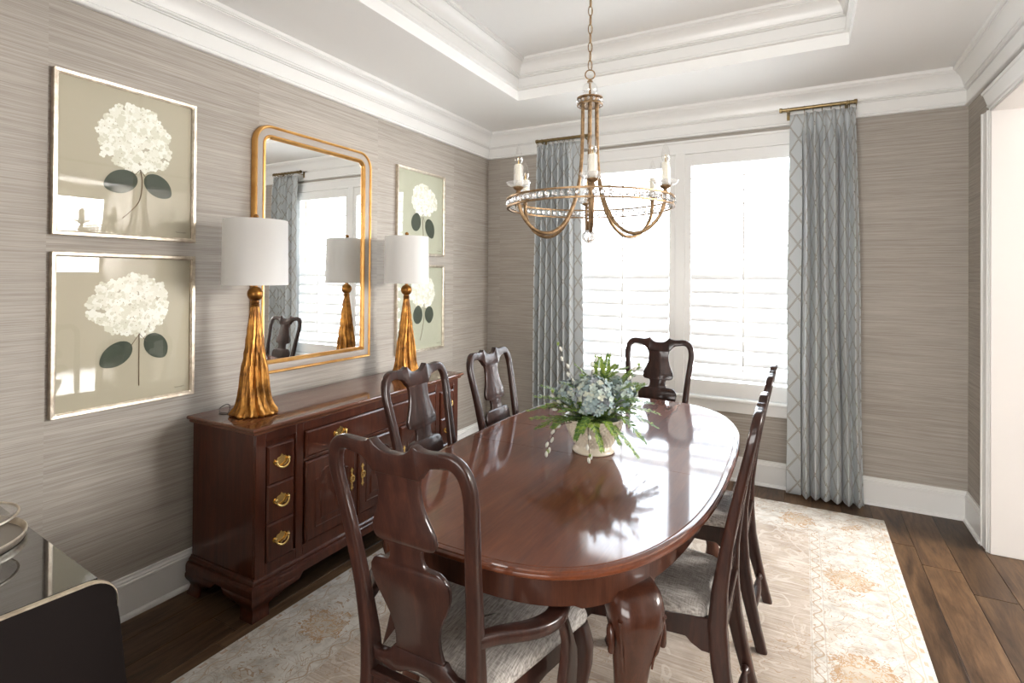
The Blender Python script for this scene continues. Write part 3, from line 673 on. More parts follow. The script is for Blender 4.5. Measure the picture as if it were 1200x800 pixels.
# ------------------------------------------------------------ sideboard
SX0,SX1,SY0,SY1=-2.516,-2.030,1.475,3.065
sb=thing('sideboard','long mahogany sideboard with brass pulls and bracket feet against the left wall','sideboard',(-2.28,2.27,0))
def W(o): o.location=(2.28,-2.27,0); return o     # parts are modelled in world space
bx0,bx1,by0,by1=SX0+.012,-2.055,1.505,3.035
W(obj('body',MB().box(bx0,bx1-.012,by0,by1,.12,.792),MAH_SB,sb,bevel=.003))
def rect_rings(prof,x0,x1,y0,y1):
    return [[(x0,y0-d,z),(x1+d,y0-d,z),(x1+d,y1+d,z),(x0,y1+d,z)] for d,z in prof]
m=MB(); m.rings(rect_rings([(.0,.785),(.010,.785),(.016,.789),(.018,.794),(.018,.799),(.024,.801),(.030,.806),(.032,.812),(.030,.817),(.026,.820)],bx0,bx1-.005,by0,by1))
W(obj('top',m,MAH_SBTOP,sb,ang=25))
m=MB(); m.rings(rect_rings([(.0,.170),(.004,.170),(.006,.163),(.013,.157),(.015,.153),(.015,.147),(.021,.145),(.026,.139),(.029,.130),(.029,.104),(.0,.104)],bx0,bx1-.005,by0,by1))
W(obj('base_molding',m,MAH_SB,sb,ang=25))
# face frame
fx=bx1-.012
m=MB()
for y0_,y1_ in ((by0,by0+.05),(1.715,1.755),(2.785,2.825),(by1-.05,by1)): m.box(fx,fx+.012,y0_,y1_,.165,.785)
for y0_,y1_ in ((by0+.05,1.715),(1.755,2.785),(2.825,by1-.05)):
    m.box(fx,fx+.012,y0_,y1_,.745,.785); m.box(fx,fx+.012,y0_,y1_,.165,.215)
m.box(fx,fx+.012,1.755,2.785,.600,.615)
for y0_ in (2.085,2.42): m.box(fx,fx+.012,y0_,y0_+.016,.215,.600)
W(obj('face_frame',m,MAH_SB,sb,bevel=.002))
def raised(y0,y1,z0,z1,x,arch=False):
    # raised slab with bevelled field
    mb=MB(); mb.rings([[(x-.002,y0,z0),(x-.002,y1,z0),(x-.002,y1,z1),(x-.002,y0,z1)],[(x+.009,y0,z0),(x+.009,y1,z0),(x+.009,y1,z1),(x+.009,y0,z1)],[(x+.014,y0+.008,z0+.008),(x+.014,y1-.008,z0+.008),(x+.014,y1-.008,z1-.008),(x+.014,y0+.008,z1-.008)]])
    return mb
def pull(parent,yc,zc,x,k_=1):
    m=MB()
    pts=[(-.036,.006),(-.030,.014),(-.022,.010),(-.016,.018),(-.006,.020),(0,.028),(.006,.020),(.016,.018),(.022,.010),(.030,.014),(.036,.006),(.032,-.004),(.024,-.006),(.018,-.014),(.008,-.012),(0,-.020),(-.008,-.012),(-.018,-.014),(-.024,-.006),(-.032,-.004)]
    m.prism(pts,.0022,lambda u,v,w_:(x+w_,yc+u,zc+v))
    for s in (1,-1): m.sphere((x+.009,yc+s*.026,zc+.006),.0058,10,6); m.tube([(x,yc+s*.026,zc+.006),(x+.009,yc+s*.026,zc+.006)],.0035,8)
    P=[(x+.011,yc+.026*math.cos(a)*1.05,zc+.006+.024*math.sin(a)) for a in [PI+PI*k/14 for k in range(15)]]
    m.tube([(x+.011+.006*math.sin(PI*k/14),p[1],p[2]) for k,p in enumerate(P)],[.0022+.0016*math.sin(PI*k/14) for k in range(15)],8)
    m.v=[(x+(a-x)*1.1,yc+(b-yc)*k_,zc+(c-zc)*k_) for a,b,c in m.v]
    o=obj('bail_pull',m,BRASS,parent,ang=50); return o
for y0_,y1_ in ((1.560,1.700),(2.840,2.980)):
    for z0_,z1_ in ((.210,.3795),(.3805,.5495),(.5505,.722)):
        d=W(obj('drawer',raised(y0_,y1_,z0_,z1_,fx+.004),MAH_SB,sb,ang=25)); pull(d,(y0_+y1_)/2,(z0_+z1_)/2+.005,fx+.018,1.25)
d=W(obj('long_drawer',raised(1.765,2.775,.618,.740,fx+.008),MAH_SB,sb,ang=25))
for yy in (1.97,2.57): pull(d,yy,.685,fx+.022,1.25)
def door(y0,y1,hs,edge):
    z0_,z1_=.218,.597; x=fx+.008
    d=W(obj('cupboard_door',raised(y0,y1,z0_,z1_,x),MAH_SB,sb,ang=25))
    a,b,c,e=y0+.055,y1-.055,z0_+.055,z1_-.045
    def shape(i):
        P=[(a+i,c+i),(b-i,c+i),(b-i,e-.055-i)]
        P+=[(b-i-.012,e-.055-i+.004),(b-i-.020,e-.050-i)]
        mid=(a+b)/2; rx=(b-a)/2-.022-i
        for k in range(11): t_=PI*k/10; P.append((mid+rx*math.cos(t_),e-.052-i+.045*math.sin(t_)))
        P+=[(a+i+.020,e-.050-i),(a+i+.012,e-.055-i+.004),(a+i,e-.055-i)]
        return P
    m=MB(); rr=[[(x+.0135+dx_,u,v) for u,v in shape(i)] for i,dx_ in ((-.004,-.001),(0,.004),(.006,-.004),(.012,-.005),(.034,.004),(.036,.005))]
    m.rings(rr); obj('raised_panel',m,MAH_SB,d,ang=25)
    m=MB(); yc=edge; zc=.425; x2=x+.014
    pts=[(0,.062),(.006,.050),(.012,.046),(.006,.040),(.004,.020),(.010,.012),(.011,0),(.010,-.012),(.004,-.020),(.006,-.040),(.012,-.046),(.006,-.050),(0,-.062),(-.006,-.050),(-.012,-.046),(-.006,-.040),(-.004,-.020),(-.010,-.012),(-.011,0),(-.010,.012),(-.004,.020),(-.006,.040),(-.012,.046),(-.006,.050)]
    m.prism(pts,.0025,lambda u,v,w_:(x2+w_,yc+u,zc+v)); m.sphere((x2+.009,yc,zc+.018),.006,10,6)
    m.tube([(x2+.010,yc+.011*math.cos(q),zc+.004+.016*math.sin(q)) for q in [2*PI*k/16 for k in range(16)]],.0028,8,loop=True)
    obj('drop_handle',m,BRASS,d,ang=50)
    m=MB()
    for zh in (.26,.55):
        ye=y0-.003 if edge>(y0+y1)/2 else y1+.003
        m.tube([(x+.010,ye,zh-.02),(x+.010,ye,zh+.02)],.004,8)
    obj('hinge',m,MAH_SB,d)
door(1.765,2.080,1,2.053); door(2.103,2.415,0,2.130); door(2.440,2.775,0,2.467)
# ogee bracket feet
def bracket(cx,cy,sx,sy,name='bracket_foot'):
    mb=MB()
    # profile outward offset by height (ogee), applied to two wings meeting at the corner
    og=[(.106,-.002),(.095,.003),(.082,.004),(.068,.000),(.056,-.008),(.046,-.014),(.034,-.014),(.020,-.008),(.002,-.002)]
    def wing(dirv,nrm,L):
        out=lambda u: lerp(u,[(0,.0),(.085,.0),(.092,.040),(.115,.052),(.14,.050),(.165,.072),(L-.02,.080),(L,.100)])
        us=[0,.02,.04,.06,.085,.0925,.10,.115,.128,.14,.152,.165,.18,L-.02,L]
        rs=[]
        for u in us:
            zb=out(u); ring_o=[];ring_i=[]
            for k in range(9):
                z=zb+(.106-zb)*k/8; o_=lerp(z,[(a,b) for a,b in og[::-1]])
                ring_o.append((cx+dirv[0]*(u if u>0 else -o_)+nrm[0]*o_,cy+dirv[1]*(u if u>0 else -o_)+nrm[1]*o_,z))
                ring_i.append((cx+dirv[0]*max(u,.018)-nrm[0]*.018,cy+dirv[1]*max(u,.018)-nrm[1]*.018,z))
            rs.append(ring_o+ring_i[::-1])
        mb.rings(rs)
    wing((-sx,0),(0,sy),.21); wing((0,-sy),(sx,0),.26)
    return W(obj(name,mb,MAH_SB,sb,ang=35))
fx1=bx1+.022; bracket(fx1,by0-.027,1,-1); bracket(fx1,by1+.027,1,1)
bracket(bx0,by0-.027,-1,-1); bracket(bx0,by1+.027,-1,1)

# ------------------------------------------------------------ lamps
def make_lamp(loc,label):
    t=thing('table_lamp',label,'lamp',loc,0,'gilt tassel lamps on the sideboard')
    NF=12
    prof=[(.094,.0),(.099,.005),(.099,.011),(.092,.019),(.082,.032),(.072,.055),(.064,.09),(.059,.13),(.055,.18),(.050,.23),(.043,.29),(.036,.35),(.030,.40),(.025,.45),(.020,.49),(.0185,.505)]
    def fn(r,z,a):
        amp=lerp(z,[(0,.14),(.03,.2),(.1,.24),(.4,.24),(.505,.1)])
        tw=a+.25*math.sin(z*9)+.12*math.sin(2*a+z*5)
        k=1+amp*(abs(math.sin(NF*tw/2))**.8-.62)+amp*.28*math.cos(NF*2*tw+1)
        if z<.02: k+=.05*math.sin(2*NF*a+1)+.03*math.sin(5*a)
        return r*k
    m=MB(); m.lathe(prof,150,fn=fn); obj('tassel_base',m,LAMPGOLD,t,ang=50)
    m=MB(); m.lathe([(.018,.500),(.0205,.503),(.0185,.508),(.021,.512),(.0185,.517),(.0205,.521),(.018,.527),(.017,.532)],32); obj('collar',m,LAMPGOLD,t,ang=40)
    obj('ball',MB().sphere((0,0,.563),.0355,28,16),LAMPGOLD,t,ang=80)
    obj('stem',MB().lathe([(.010,.595),(.010,.64),(.006,.645),(.006,.905)],16),LAMPGOLD,t)
    m=MB(); rs=[]; h0,h1,r0,r1=.605,.910,.144,.140
    m.rings([[(r0*math.cos(a),r0*math.sin(a),h0) for a in [2*PI*k/64 for k in range(64)]],[(r1*math.cos(a),r1*math.sin(a),h1) for a in [2*PI*k/64 for k in range(64)]],
             [((r1-.002)*math.cos(a),(r1-.002)*math.sin(a),h1) for a in [2*PI*k/64 for k in range(64)]],[((r0-.002)*math.cos(a),(r0-.002)*math.sin(a),h0) for a in [2*PI*k/64 for k in range(64)]]],loop=True)
    sh=obj('lamp_shade',m,SHADE,t,ang=40)
    m=MB()
    for k in range(3):
        a=2*PI*k/3; m.tube([(0,0,.900),(.138*math.cos(a),.138*math.sin(a),.903)],.0018,6)
    obj('spider',m,BRASS,sh)
    m=MB(); m.sphere((0,0,.928),.0125,16,10); m.lathe([(.008,.903),(.010,.908),(.006,.915)],16); obj('finial',m,LAMPGOLD,t,ang=70)
    return t
la=make_lamp((-2.275,1.655,.8205),'gold tassel-shaped table lamp with white drum shade, left of the mirror')
la2=dup(la,(-2.275,2.755,.8205),0.4,'gold tassel-shaped table lamp with white drum shade, right of the mirror by the small pictures')
m=MB(); P=smooth_path([(-2.372,1.60,.824),(-2.39,1.585,.824),(-2.42,1.58,.824),(-2.45,1.60,.835),(-2.46,1.64,.845),(-2.48,1.67,.83),(-2.51,1.69,.824)],6); m.tube(P,.0022,6)
tag(obj('lamp_cord',m,simple('brown_cord',(.03,.02,.015),.5)),'thin dark lamp cord looped on the sideboard behind the left lamp','cord')

# ------------------------------------------------------------ mirror
def rounded_rect_path(y0,y1,z0,z1,rt,rb,n=10):
    P=[]
    def c(cy,cz,r,a0):
        if r<=0: P.append((cy,cz)); return
        for k in range(n+1): a=R(a0+90*k/n); P.append((cy+r*math.cos(a),cz+r*math.sin(a)))
    c(y1-rt,z1-rt,rt,0); c(y0+rt,z1-rt,rt,90); c(y0+rb,z0+rb,rb,180); c(y1-rb,z0+rb,rb,270); return P
def frame_ring(ins,x,y0,y1,z0,z1,rt,rb): return [(x,a,b) for a,b in rounded_rect_path(y0+ins,y1-ins,z0+ins,z1-ins,max(rt-ins,.004),max(rb-ins,.003))]
my0,my1,mz0,mz1=1.826,2.690,.940,2.282
mir=thing('wall_mirror','tall arched-corner mirror with gold and silver leaf frame above the sideboard','mirror',(XL,2.258,.94))
def Wm(o,t): o.location=(-t.location.x,-t.location.y,-t.location.z); return o
xw=XL+.001
def fr(prof,mat,name,parent,dims,W_=None):
    m=MB(); m.rings([frame_ring(i,xw+d,*dims) for i,d in prof],loop=True); return Wm(obj(name,m,mat,parent,ang=35),parent)
dims=(my0,my1,mz0,mz1,.105,.010)
fr([(0,0),(0,.024),(.003,.032),(.008,.036),(.013,.034),(.017,.028),(.017,0)],GOLD,'outer_gold_bead',mir,dims)
fr([(.017,0),(.017,.026),(.022,.027),(.050,.024),(.052,.023),(.052,0)],SILVER,'silver_leaf_band',mir,dims)
fr([(.052,0),(.052,.024),(.056,.029),(.062,.030),(.068,.025),(.074,.014),(.074,0)],GOLD,'inner_gold_bead',mir,dims)
m=MB(); r_=frame_ring(.070,xw+.012,*dims); m.add(r_,[tuple(range(len(r_)))]); m.add([(xw+.004,b,c) for a,b,c in r_],[tuple(range(len(r_)))])
g=MB(); g.rings([[(xw+.004,b,c) for a,b,c in r_],r_]); Wm(obj('mirror_glass',g,MIRROR,mir),mir)

# ------------------------------------------------------------ hydrangea pictures
PETAL=[simple('petal_a',(.82,.81,.70),.8),simple('petal_b',(.70,.69,.56),.8),simple('petal_c',(.88,.88,.79),.8),simple('petal_centre',(.36,.27,.13),.8)]
LEAFM=simple('pressed_leaf',(.045,.058,.035),.7); STEMM=simple('pressed_stem',(.17,.12,.07),.7)
PAPER_A=simple('sage_tan_mat',(.47,.43,.32),.8); PAPER_B=simple('pale_sage_mat',(.47,.475,.36),.8)
INK=simple('ink',(.08,.07,.05),.7)
def picture(label,y0,y1,z0,z1,fc,frad,leaves,stem,paper,bulge_=1,seed=1,group='framed hydrangea prints'):
    rnd=random.Random(seed)
    t=thing('framed_picture',label,'picture',(XL,(y0+y1)/2,z0),0,group); d=(y0,y1,z0,z1,.001,.001)
    W_=lambda o:Wm(o,t)
    fr([(0,0),(0,.020),(.002,.022),(.013,.021),(.014,.017),(.0185,.015),(.0185,0)],CHAMP,'frame',t,d)
    x=xw+.006
    W_(obj('print_sheet',MB().box(xw,x,y0+.015,y1-.015,z0+.015,z1-.015),paper,t))
    cy,cz=y0+(y1-y0)*fc[0],z0+(z1-z0)*fc[1]; ry,rz=frad
    m=MB(); n=380
    for i in range(n):
        a=rnd.uniform(0,2*PI); rr=math.sqrt(rnd.random()); wob=1+.05*math.sin(3*a+seed)+.04*math.sin(7*a+2*seed)
        u,v=cy+ry*rr*wob*math.cos(a)*.93,cz+rz*rr*wob*math.sin(a)*.93; s=rnd.uniform(.012,.018); th=rnd.uniform(0,PI); dx_=.0002+.0009*(i/n)
        mi=rnd.choice((0,0,1,2,2))
        for k in range(4):
            b=th+k*PI/2; cu,cv=u+math.cos(b)*s*.55,v+math.sin(b)*s*.55
            m.add([(x+dx_+.00002*k,cu+s*.52*math.cos(q),cv+s*.52*math.sin(q)) for q in [2*PI*j/7 for j in range(7)]],[tuple(range(7))],mi if rnd.random()>.12 else 1)
        if rnd.random()<.35: m.add([(x+dx_+.0001,u+.0022*math.cos(q),v+.0022*math.sin(q)) for q in (0,1.57,3.14,4.71)],[(0,1,2,3)],3)
    W_(obj('flower_head',m,PETAL,t))
    for (ly,lz,la,lb,rot) in leaves:
        m=MB(); P=[]
        for k in range(28):
            q=2*PI*k/28; r_=1+.03*math.sin(14*q*1.0); pu=la*r_*math.cos(q)*(1+.12*max(0,math.cos(q))**6); pv=lb*r_*math.sin(q)
            P.append((x+.0014,y0+(y1-y0)*ly+pu*math.cos(rot)-pv*math.sin(rot),z0+(z1-z0)*lz+pu*math.sin(rot)+pv*math.cos(rot)))
        m.add(P,[tuple(range(28))]); W_(obj('leaf',m,LEAFM,t))
    m=MB(); P=smooth_path([(x+.0008,y0+(y1-y0)*a,z0+(z1-z0)*b) for a,b in stem],6); m.tube(P,.0022,5)
    for (ly,lz,la,lb,rot) in leaves: m.tube([(x+.0008,y0+(y1-y0)*(ly+(stem[0][0]-ly)*.55),z0+(z1-z0)*(lz+.03)),(x+.0008,y0+(y1-y0)*stem[0][0],z0+(z1-z0)*min(stem[0][1],lz+.12))],.0012,4)
    W_(obj('stem',m,STEMM,t))
    m=MB(); sy=y1-.085; P=[(x+.0008,sy+.045*k/16,z0+.045+.004*math.sin(k*2.3)*(1 if k%3 else -.6)) for k in range(17)]; m.tube(P,.0007,4); W_(obj('signature',m,INK,t))
    g=MB().box(xw+.0115,xw+.0135,y0+.015,y1-.015,z0+.015,z1-.015); W_(obj('glass',g,PICGLASS,t))
    return t
A0,A1=.9695,1.5249
picture('upper of the two large hydrangea prints, left of the mirror, curved stem',A0,A1,1.6233,2.2712,(.54,.665),(.155,.150),[(.44,.375,.065,.048,R(205)),(.70,.375,.062,.047,R(-35))],[(.57,.47),(.585,.38),(.56,.25),(.45,.135)],PAPER_A,seed=3)
picture('lower of the two large hydrangea prints, left of the mirror, straight stem',A0,A1,.9095,1.5578,(.52,.66),(.165,.135),[(.42,.345,.066,.047,R(215)),(.70,.38,.060,.046,R(-55))],[(.575,.47),(.575,.36),(.575,.24),(.577,.12)],PAPER_A,seed=5)
picture('upper of the two small hydrangea prints near the room corner, right lamp side',2.962,3.541,1.630,2.270,(.56,.655),(.158,.122),[(.39,.385,.066,.056,R(75)),(.68,.335,.074,.056,R(-65))],[(.54,.50),(.53,.38),(.54,.28),(.54,.16)],PAPER_B,seed=8)
picture('lower of the two small hydrangea prints near the room corner, partly behind the right lamp',2.962,3.541,.905,1.562,(.54,.68),(.158,.122),[(.44,.42,.066,.056,R(85)),(.68,.42,.062,.054,R(-85))],[(.57,.55),(.57,.40),(.54,.25),(.49,.13)],PAPER_B,seed=11)

# ------------------------------------------------------------ curtains and rods
def curtain(label,x0t,x1t,x0b,x1b,zt,zb_,npl,flat,seed):
    t=thing('curtain',label,'curtain',((x0t+x1t)/2,YB-.105,0),0,'trellis pattern curtains at the window')
    rnd=random.Random(seed); NU=npl*14+10; NZ=64; m=MB(); uvs=[]; yc=0; ox=(x0t+x1t)/2
    amps=[rnd.uniform(.85,1.2) for _ in range(npl+1)]; ph=[rnd.uniform(-.25,.25) for _ in range(npl+1)]
    for j in range(NZ+1):
        v=j/NZ; z=zt+(zb_-zt)*v; xa=x0t+(x0b-x0t)*v; xb=x1t+(x1b-x1t)*v
        prev=None; s=0; row=[]
        for i in range(NU+1):
            u=i/NU; h=zt-z
            if u<flat[0]: q=0; p_=0
            elif u>1-flat[1]: q=1; p_=npl
            else: q=(u-flat[0])/(1-flat[0]-flat[1]); p_=q*npl
            k=min(npl-1,int(p_)); a_=amps[k]*(1-(p_-k))+amps[k+1]*(p_-k)
            phs=2*PI*p_+ph[k]*v*1.5*math.sin(PI*(p_-k))
            A=.058*a_*lerp(h,[(0,.55),(.07,.5),(.12,.85),(.5,1),(2.6,1.15)])
            y=-A*1.5*(abs(math.sin(PI*p_))**.6-.5)*(0 if (q in (0,1)) else 1)
            pinch=lerp(h,[(0,1),(.10,.9),(.22,0)]);
            y=y*(1-pinch)+(-A*1.2*abs(math.sin(PI*p_))**4+A*.4)*pinch
            x=xa+(xb-xa)*u+.007*a_*math.sin(2*PI*p_)*(1-pinch*.3)+.004*math.sin(z*3+i*.1)
            if h<.02: y*=.8
            row.append((x-ox,y,z))
        for i,pnt in enumerate(row):
            if i: s+=math.dist(row[i-1][:2],pnt[:2])
            uvs.append((s*1.0+seed*.03,z))
        m.v+=row
    W1=NU+1
    for j in range(NZ):
        for i in range(NU): a=j*W1+i; m.f.append((a,a+1,a+W1+1,a+W1)); m.mi.append(0)
    m.uv=uvs
    # keep arclength from drifting between rows: scale each row to the mid row
    mid=m.uv[(NZ//2)*W1+NU][0]-seed*.03
    for j in range(NZ+1):
        tot=m.uv[j*W1+NU][0]-seed*.03
        for i in range(W1):
            q=m.uv[j*W1+i]; m.uv[j*W1+i]=((q[0]-seed*.03)*mid/tot+seed*.03,q[1])
    o=obj('panel',m,CURTAIN,t,ang=70); sd=o.modifiers.new('solid','SOLIDIFY'); sd.thickness=.003
    # pinch pleat tacks and hook rings
    for k in range(npl+1):
        p_=min(k+.25,npl-.02); u=flat[0]+(1-flat[0]-flat[1])*p_/npl; x=x0t+(x1t-x0t)*u-ox
        r_=MB(); cy_=.0; zc=zt+.026
        r_.tube([(x,cy_+.0205*math.cos(a),zc+.0205*math.sin(a)) for a in [2*PI*q/18 for q in range(18)]],.0022,6,loop=True); r_.tube([(x,-.002,zt+.004),(x,-.012,zt-.02)],.0012,5)
        obj('ring',r_,ROD,t,ang=60)
    return t
cR=curtain('blue-grey trellis curtain hanging right of the window down to the floor',-.088,.302,-.100,.350,2.600,.012,6,(.20,.0),2)
cL=curtain('blue-grey trellis curtain hanging left of the window behind the chandelier',-2.018,-1.615,-2.045,-1.560,2.600,.012,7,(.0,.16),5)
def rod(label,x0,x1):
    y=YB-.105; z=2.634; xm=(x0+x1)/2; t=thing('curtain_rod',label,'curtain rod',(xm,y,z),0,'short antique brass curtain rods'); h=(x1-x0)/2
    m=MB(); m.rings([[(x,.012*math.cos(a),.012*math.sin(a)) for a in [2*PI*k/16 for k in range(16)]] for x in (-h,h)]); obj('rod',m,ROD,t)
    for s in (1,-1):
        f=MB(); f.rings([[(s*x,r_*math.cos(a),r_*math.sin(a)) for a in [2*PI*k/16 for k in range(16)]] for x,r_ in ((h-.020,.013),(h-.018,.0165),(h-.002,.0165),(h,.014))]); obj('end_cap',f,ROD,t)
        b=MB(); xx=s*(h-.055); b.tube([(xx,0,-.008),(xx,.02,-.018),(xx,.085,-.018)],.005,8); b.box(xx-.010,xx+.010,.083,.092,-.05,.02); b.lathe([(.013,-.014),(.013,-.006)],14,(xx,0,0)); b.tube([(xx,.013*math.cos(a),.013*math.sin(a)) for a in [2*PI*k/14 for k in range(14)]],.003,6,loop=True)
        obj('bracket',b,ROD,t,bevel=0)
rod('short antique brass rod above the right curtain',-.150,.306); rod('short antique brass rod above the left curtain',-2.02,-1.52)

# ------------------------------------------------------------ chandelier
ch=thing('chandelier','six-candle bronze and crystal hoop chandelier hanging on a chain over the table','chandelier',(-.80,2.16,0))
a0=-69.7+2
def hoop(r,z,w_,h,n=96):
    m=MB(); m.rings([[((r+dr)*math.cos(a),(r+dr)*math.sin(a),z+dz) for dr,dz in ((-w_/2,-h/2),(w_/2,-h/2),(w_/2,h/2),(-w_/2,h/2))] for a in [2*PI*k/n for k in range(n)]],loop=True); return m
obj('hoop',hoop(.345,1.7995,.011,.0065),BRONZE,ch); obj('hoop',hoop(.345,1.7645,.011,.0065),BRONZE,ch)
m=MB()
for k in range(18):
    a=2*PI*(k+.5)/18+R(a0); m.tube([(.345*math.cos(a),.345*math.sin(a),1.765),(.345*math.cos(a),.345*math.sin(a),1.799)],.0022,6)
obj('hoop_posts',m,BRONZE,ch)
cm=MB(); s=.0125
cm.lathe([(.0005,-s),(s*.62,-s*.55),(s*.82,0),(s*.62,s*.55),(.0005,s)],8); cmesh=cm.mesh('crystal',CRYSTAL,5)
for k in range(72):
    a=2*PI*(k+.25)/72+R(a0); o=obj('crystal',cmesh,CRYSTAL,ch); o.location=(.345*math.cos(a),.345*math.sin(a),1.782); o.rotation_euler=(0,0,a)
# crown
obj('crown_band',hoop(.052,2.232,.006,.004,40),BRONZE,ch); obj('crown_band',hoop(.052,2.203,.006,.004,40),BRONZE,ch)
m=MB(); m.lathe([(.050,2.226),(.054,2.229),(.050,2.234),(.012,2.238),(.006,2.242)],32); m.lathe([(.046,2.205),(.046,2.229)],32); obj('crown_cap',m,BRONZE,ch,ang=40)
for k in range(14):
    a=2*PI*k/14; o=obj('crystal',cmesh,CRYSTAL,ch); o.location=(.052*math.cos(a),.052*math.sin(a),2.2175); o.scale=(.7,.7,.7)
obj('glass_ball',MB().sphere((0,0,2.270),.032,28,16),THINGLASS,ch,ang=80)
m=MB(); m.tube([(0,0,2.235),(0,0,2.312)],.005,10); m.lathe([(.012,2.300),(.012,2.306),(.006,2.312)],16); obj('spindle',m,BRONZE,ch)
m=MB(); m.tube([(.020*math.cos(a),0,2.334+.020*math.sin(a)) for a in [2*PI*k/28 for k in range(28)]],.0028,8,loop=True); o=obj('loop',m,BRONZE,ch); o.rotation_euler=(0,0,R(25))
lk=MB(); lk.tube([(.0085*math.cos(a),0,.022*math.sin(a)) for a in [2*PI*k/20 for k in range(20)]],.0022,6,loop=True); lmesh=lk.mesh('chain_link',BRONZE,60)
z=2.374; k=0
while z<TZ-.03:
    o=obj('chain_link',lmesh,BRONZE,ch); o.location=(0,0,z); o.rotation_euler=(0,0,R(25+90*(k%2)+12)); z+=.0385; k+=1
obj('canopy',MB().lathe([(.010,TZ-.045),(.03,TZ-.035),(.055,TZ-.018),(.062,TZ-.001)],32),BRONZE,ch,ang=50)
m=MB(); m.tube([(.002,.0,2.36),(.004,.002,2.6),(.002,0,TZ-.03)],.0016,5); obj('cord',m,simple('clear_cord',(.5,.42,.3),.4),ch)
# arms and candles
am=MB(); P=smooth_path([(.034,0,2.205),(.035,0,2.08),(.038,0,1.98),(.048,0,1.885),(.072,0,1.79),(.115,0,1.705),(.165,0,1.662),(.215,0,1.652),(.265,0,1.670),(.305,0,1.710),(.326,0,1.758),(.331,0,1.805)],5)
am.tube(P,.0075,10); amesh=am.mesh('arm',BRONZE,60)
cup=MB(); cup.lathe([(.004,.0),(.012,.002),(.009,.008),(.008,.014),(.020,.022),(.022,.028),(.018,.030)],20); cupm=cup.mesh('cup',BRONZE,40)
bob=MB(); bob.lathe([(.014,.028),(.032,.029),(.043,.036),(.049,.047),(.047,.047),(.040,.038),(.030,.032),(.014,.031)],28); bobm=bob.mesh('bobeche',GLINTGLASS,50)
can=MB(); can.lathe([(.0125,.030),(.0125,.118),(.006,.119)],20); canm=can.mesh('candle_sleeve',IVORY,40)
slv=MB(); slv.lathe([(.0185,.032),(.0190,.06),(.0185,.085),(.0180,.115),(.0165,.116),(.017,.06),(.0165,.032)],24,caps=False); slvm=slv.mesh('clear_sleeve',GLINTGLASS,50)
blb=MB(); blb.lathe([(.007,.119),(.012,.124),(.0158,.136),(.0165,.146),(.014,.163),(.009,.180),(.0035,.194),(.0006,.200)],20); blbm=blb.mesh('bulb',THINGLASS,70)
fil=MB(); fil.lathe([(.0018,.119),(.0018,.145),(.0006,.150)],8); film=fil.mesh('filament',BRASS)
for k in range(6):
    a=R(a0+60*k); o=obj('arm',amesh,BRONZE,ch); o.rotation_euler=(0,0,a)
    c=obj('candle_cup',cupm,BRONZE,ch); c.location=(.331*math.cos(a),.331*math.sin(a),1.803)
    for nm,me,mt in (('bobeche',bobm,GLINTGLASS),('candle',canm,IVORY),('glass_sleeve',slvm,GLINTGLASS),('bulb',blbm,THINGLASS),('filament',film,BRASS)): obj(nm,me,mt,c)
# bead string and drop
bead=MB(); bead.lathe([(.0005,-.0075),(.006,-.003),(.0068,0),(.006,.003),(.0005,.0075)],8); beadm=bead.mesh('bead',CRYSTAL,5)
z=2.195
while z>1.70:
    o=obj('bead',beadm,CRYSTAL,ch); o.location=(0,0,z); z-=.0155
m=MB(); m.tube([(0,0,2.20),(0,0,1.66)],.0008,4); obj('bead_wire',m,BRASS,ch)
obj('drop_ball',MB().sphere((0,0,1.646),.029,12,9),CRYSTAL,ch,ang=10)

# ------------------------------------------------------------ flower arrangement
fx_,fy_,fz_=-.758,2.115,.7605
pl=thing('flower_arrangement','blue hydrangea and fern arrangement in a cream basketweave bowl on the table','plant',(fx_,fy_,fz_))
def potfn(r,z,a):
    if z<.030 or z>.128: return r
    row=int((z-.030)/.0105); return r*(1+.030*math.cos(32*a+PI*(row%2)))
prof=[(.060,.0),(.084,.0),(.087,.004),(.086,.010),(.080,.017),(.074,.024),(.074,.030)]
zz=.030
while zz<.128:
    q=(zz-.03)/.098; prof.append((.076+.040*math.sin(q*PI*.42)+.004*q,zz)); zz+=.0035
prof+=[(.119,.129),(.123,.133),(.123,.139),(.119,.142),(.113,.139),(.110,.11),(.07,.03)]
m=MB(); m.lathe(prof,288,fn=potfn); obj('bowl',m,CREAM,pl,ang=60)
obj('moss',MB().lathe([(.110,.118),(.08,.135),(.001,.142)],24),simple('moss',(.05,.07,.02),.9),pl)
HYD=[simple('hydrangea_blue',(.24,.31,.31),.65,Subsurface_Weight=0),simple('hydrangea_teal',(.36,.42,.38),.65),simple('hydrangea_mauve',(.25,.27,.29),.65),simple('hydrangea_pale',(.44,.46,.37),.65)]
FERN=[simple('fern_light',(.26,.36,.06),.55),simple('fern_dark',(.10,.19,.04),.55)]
STEM=simple('willow_stem',(.07,.045,.03),.6); CATKIN=simple('catkin',(.55,.54,.48),.8)
rnd=random.Random(4)
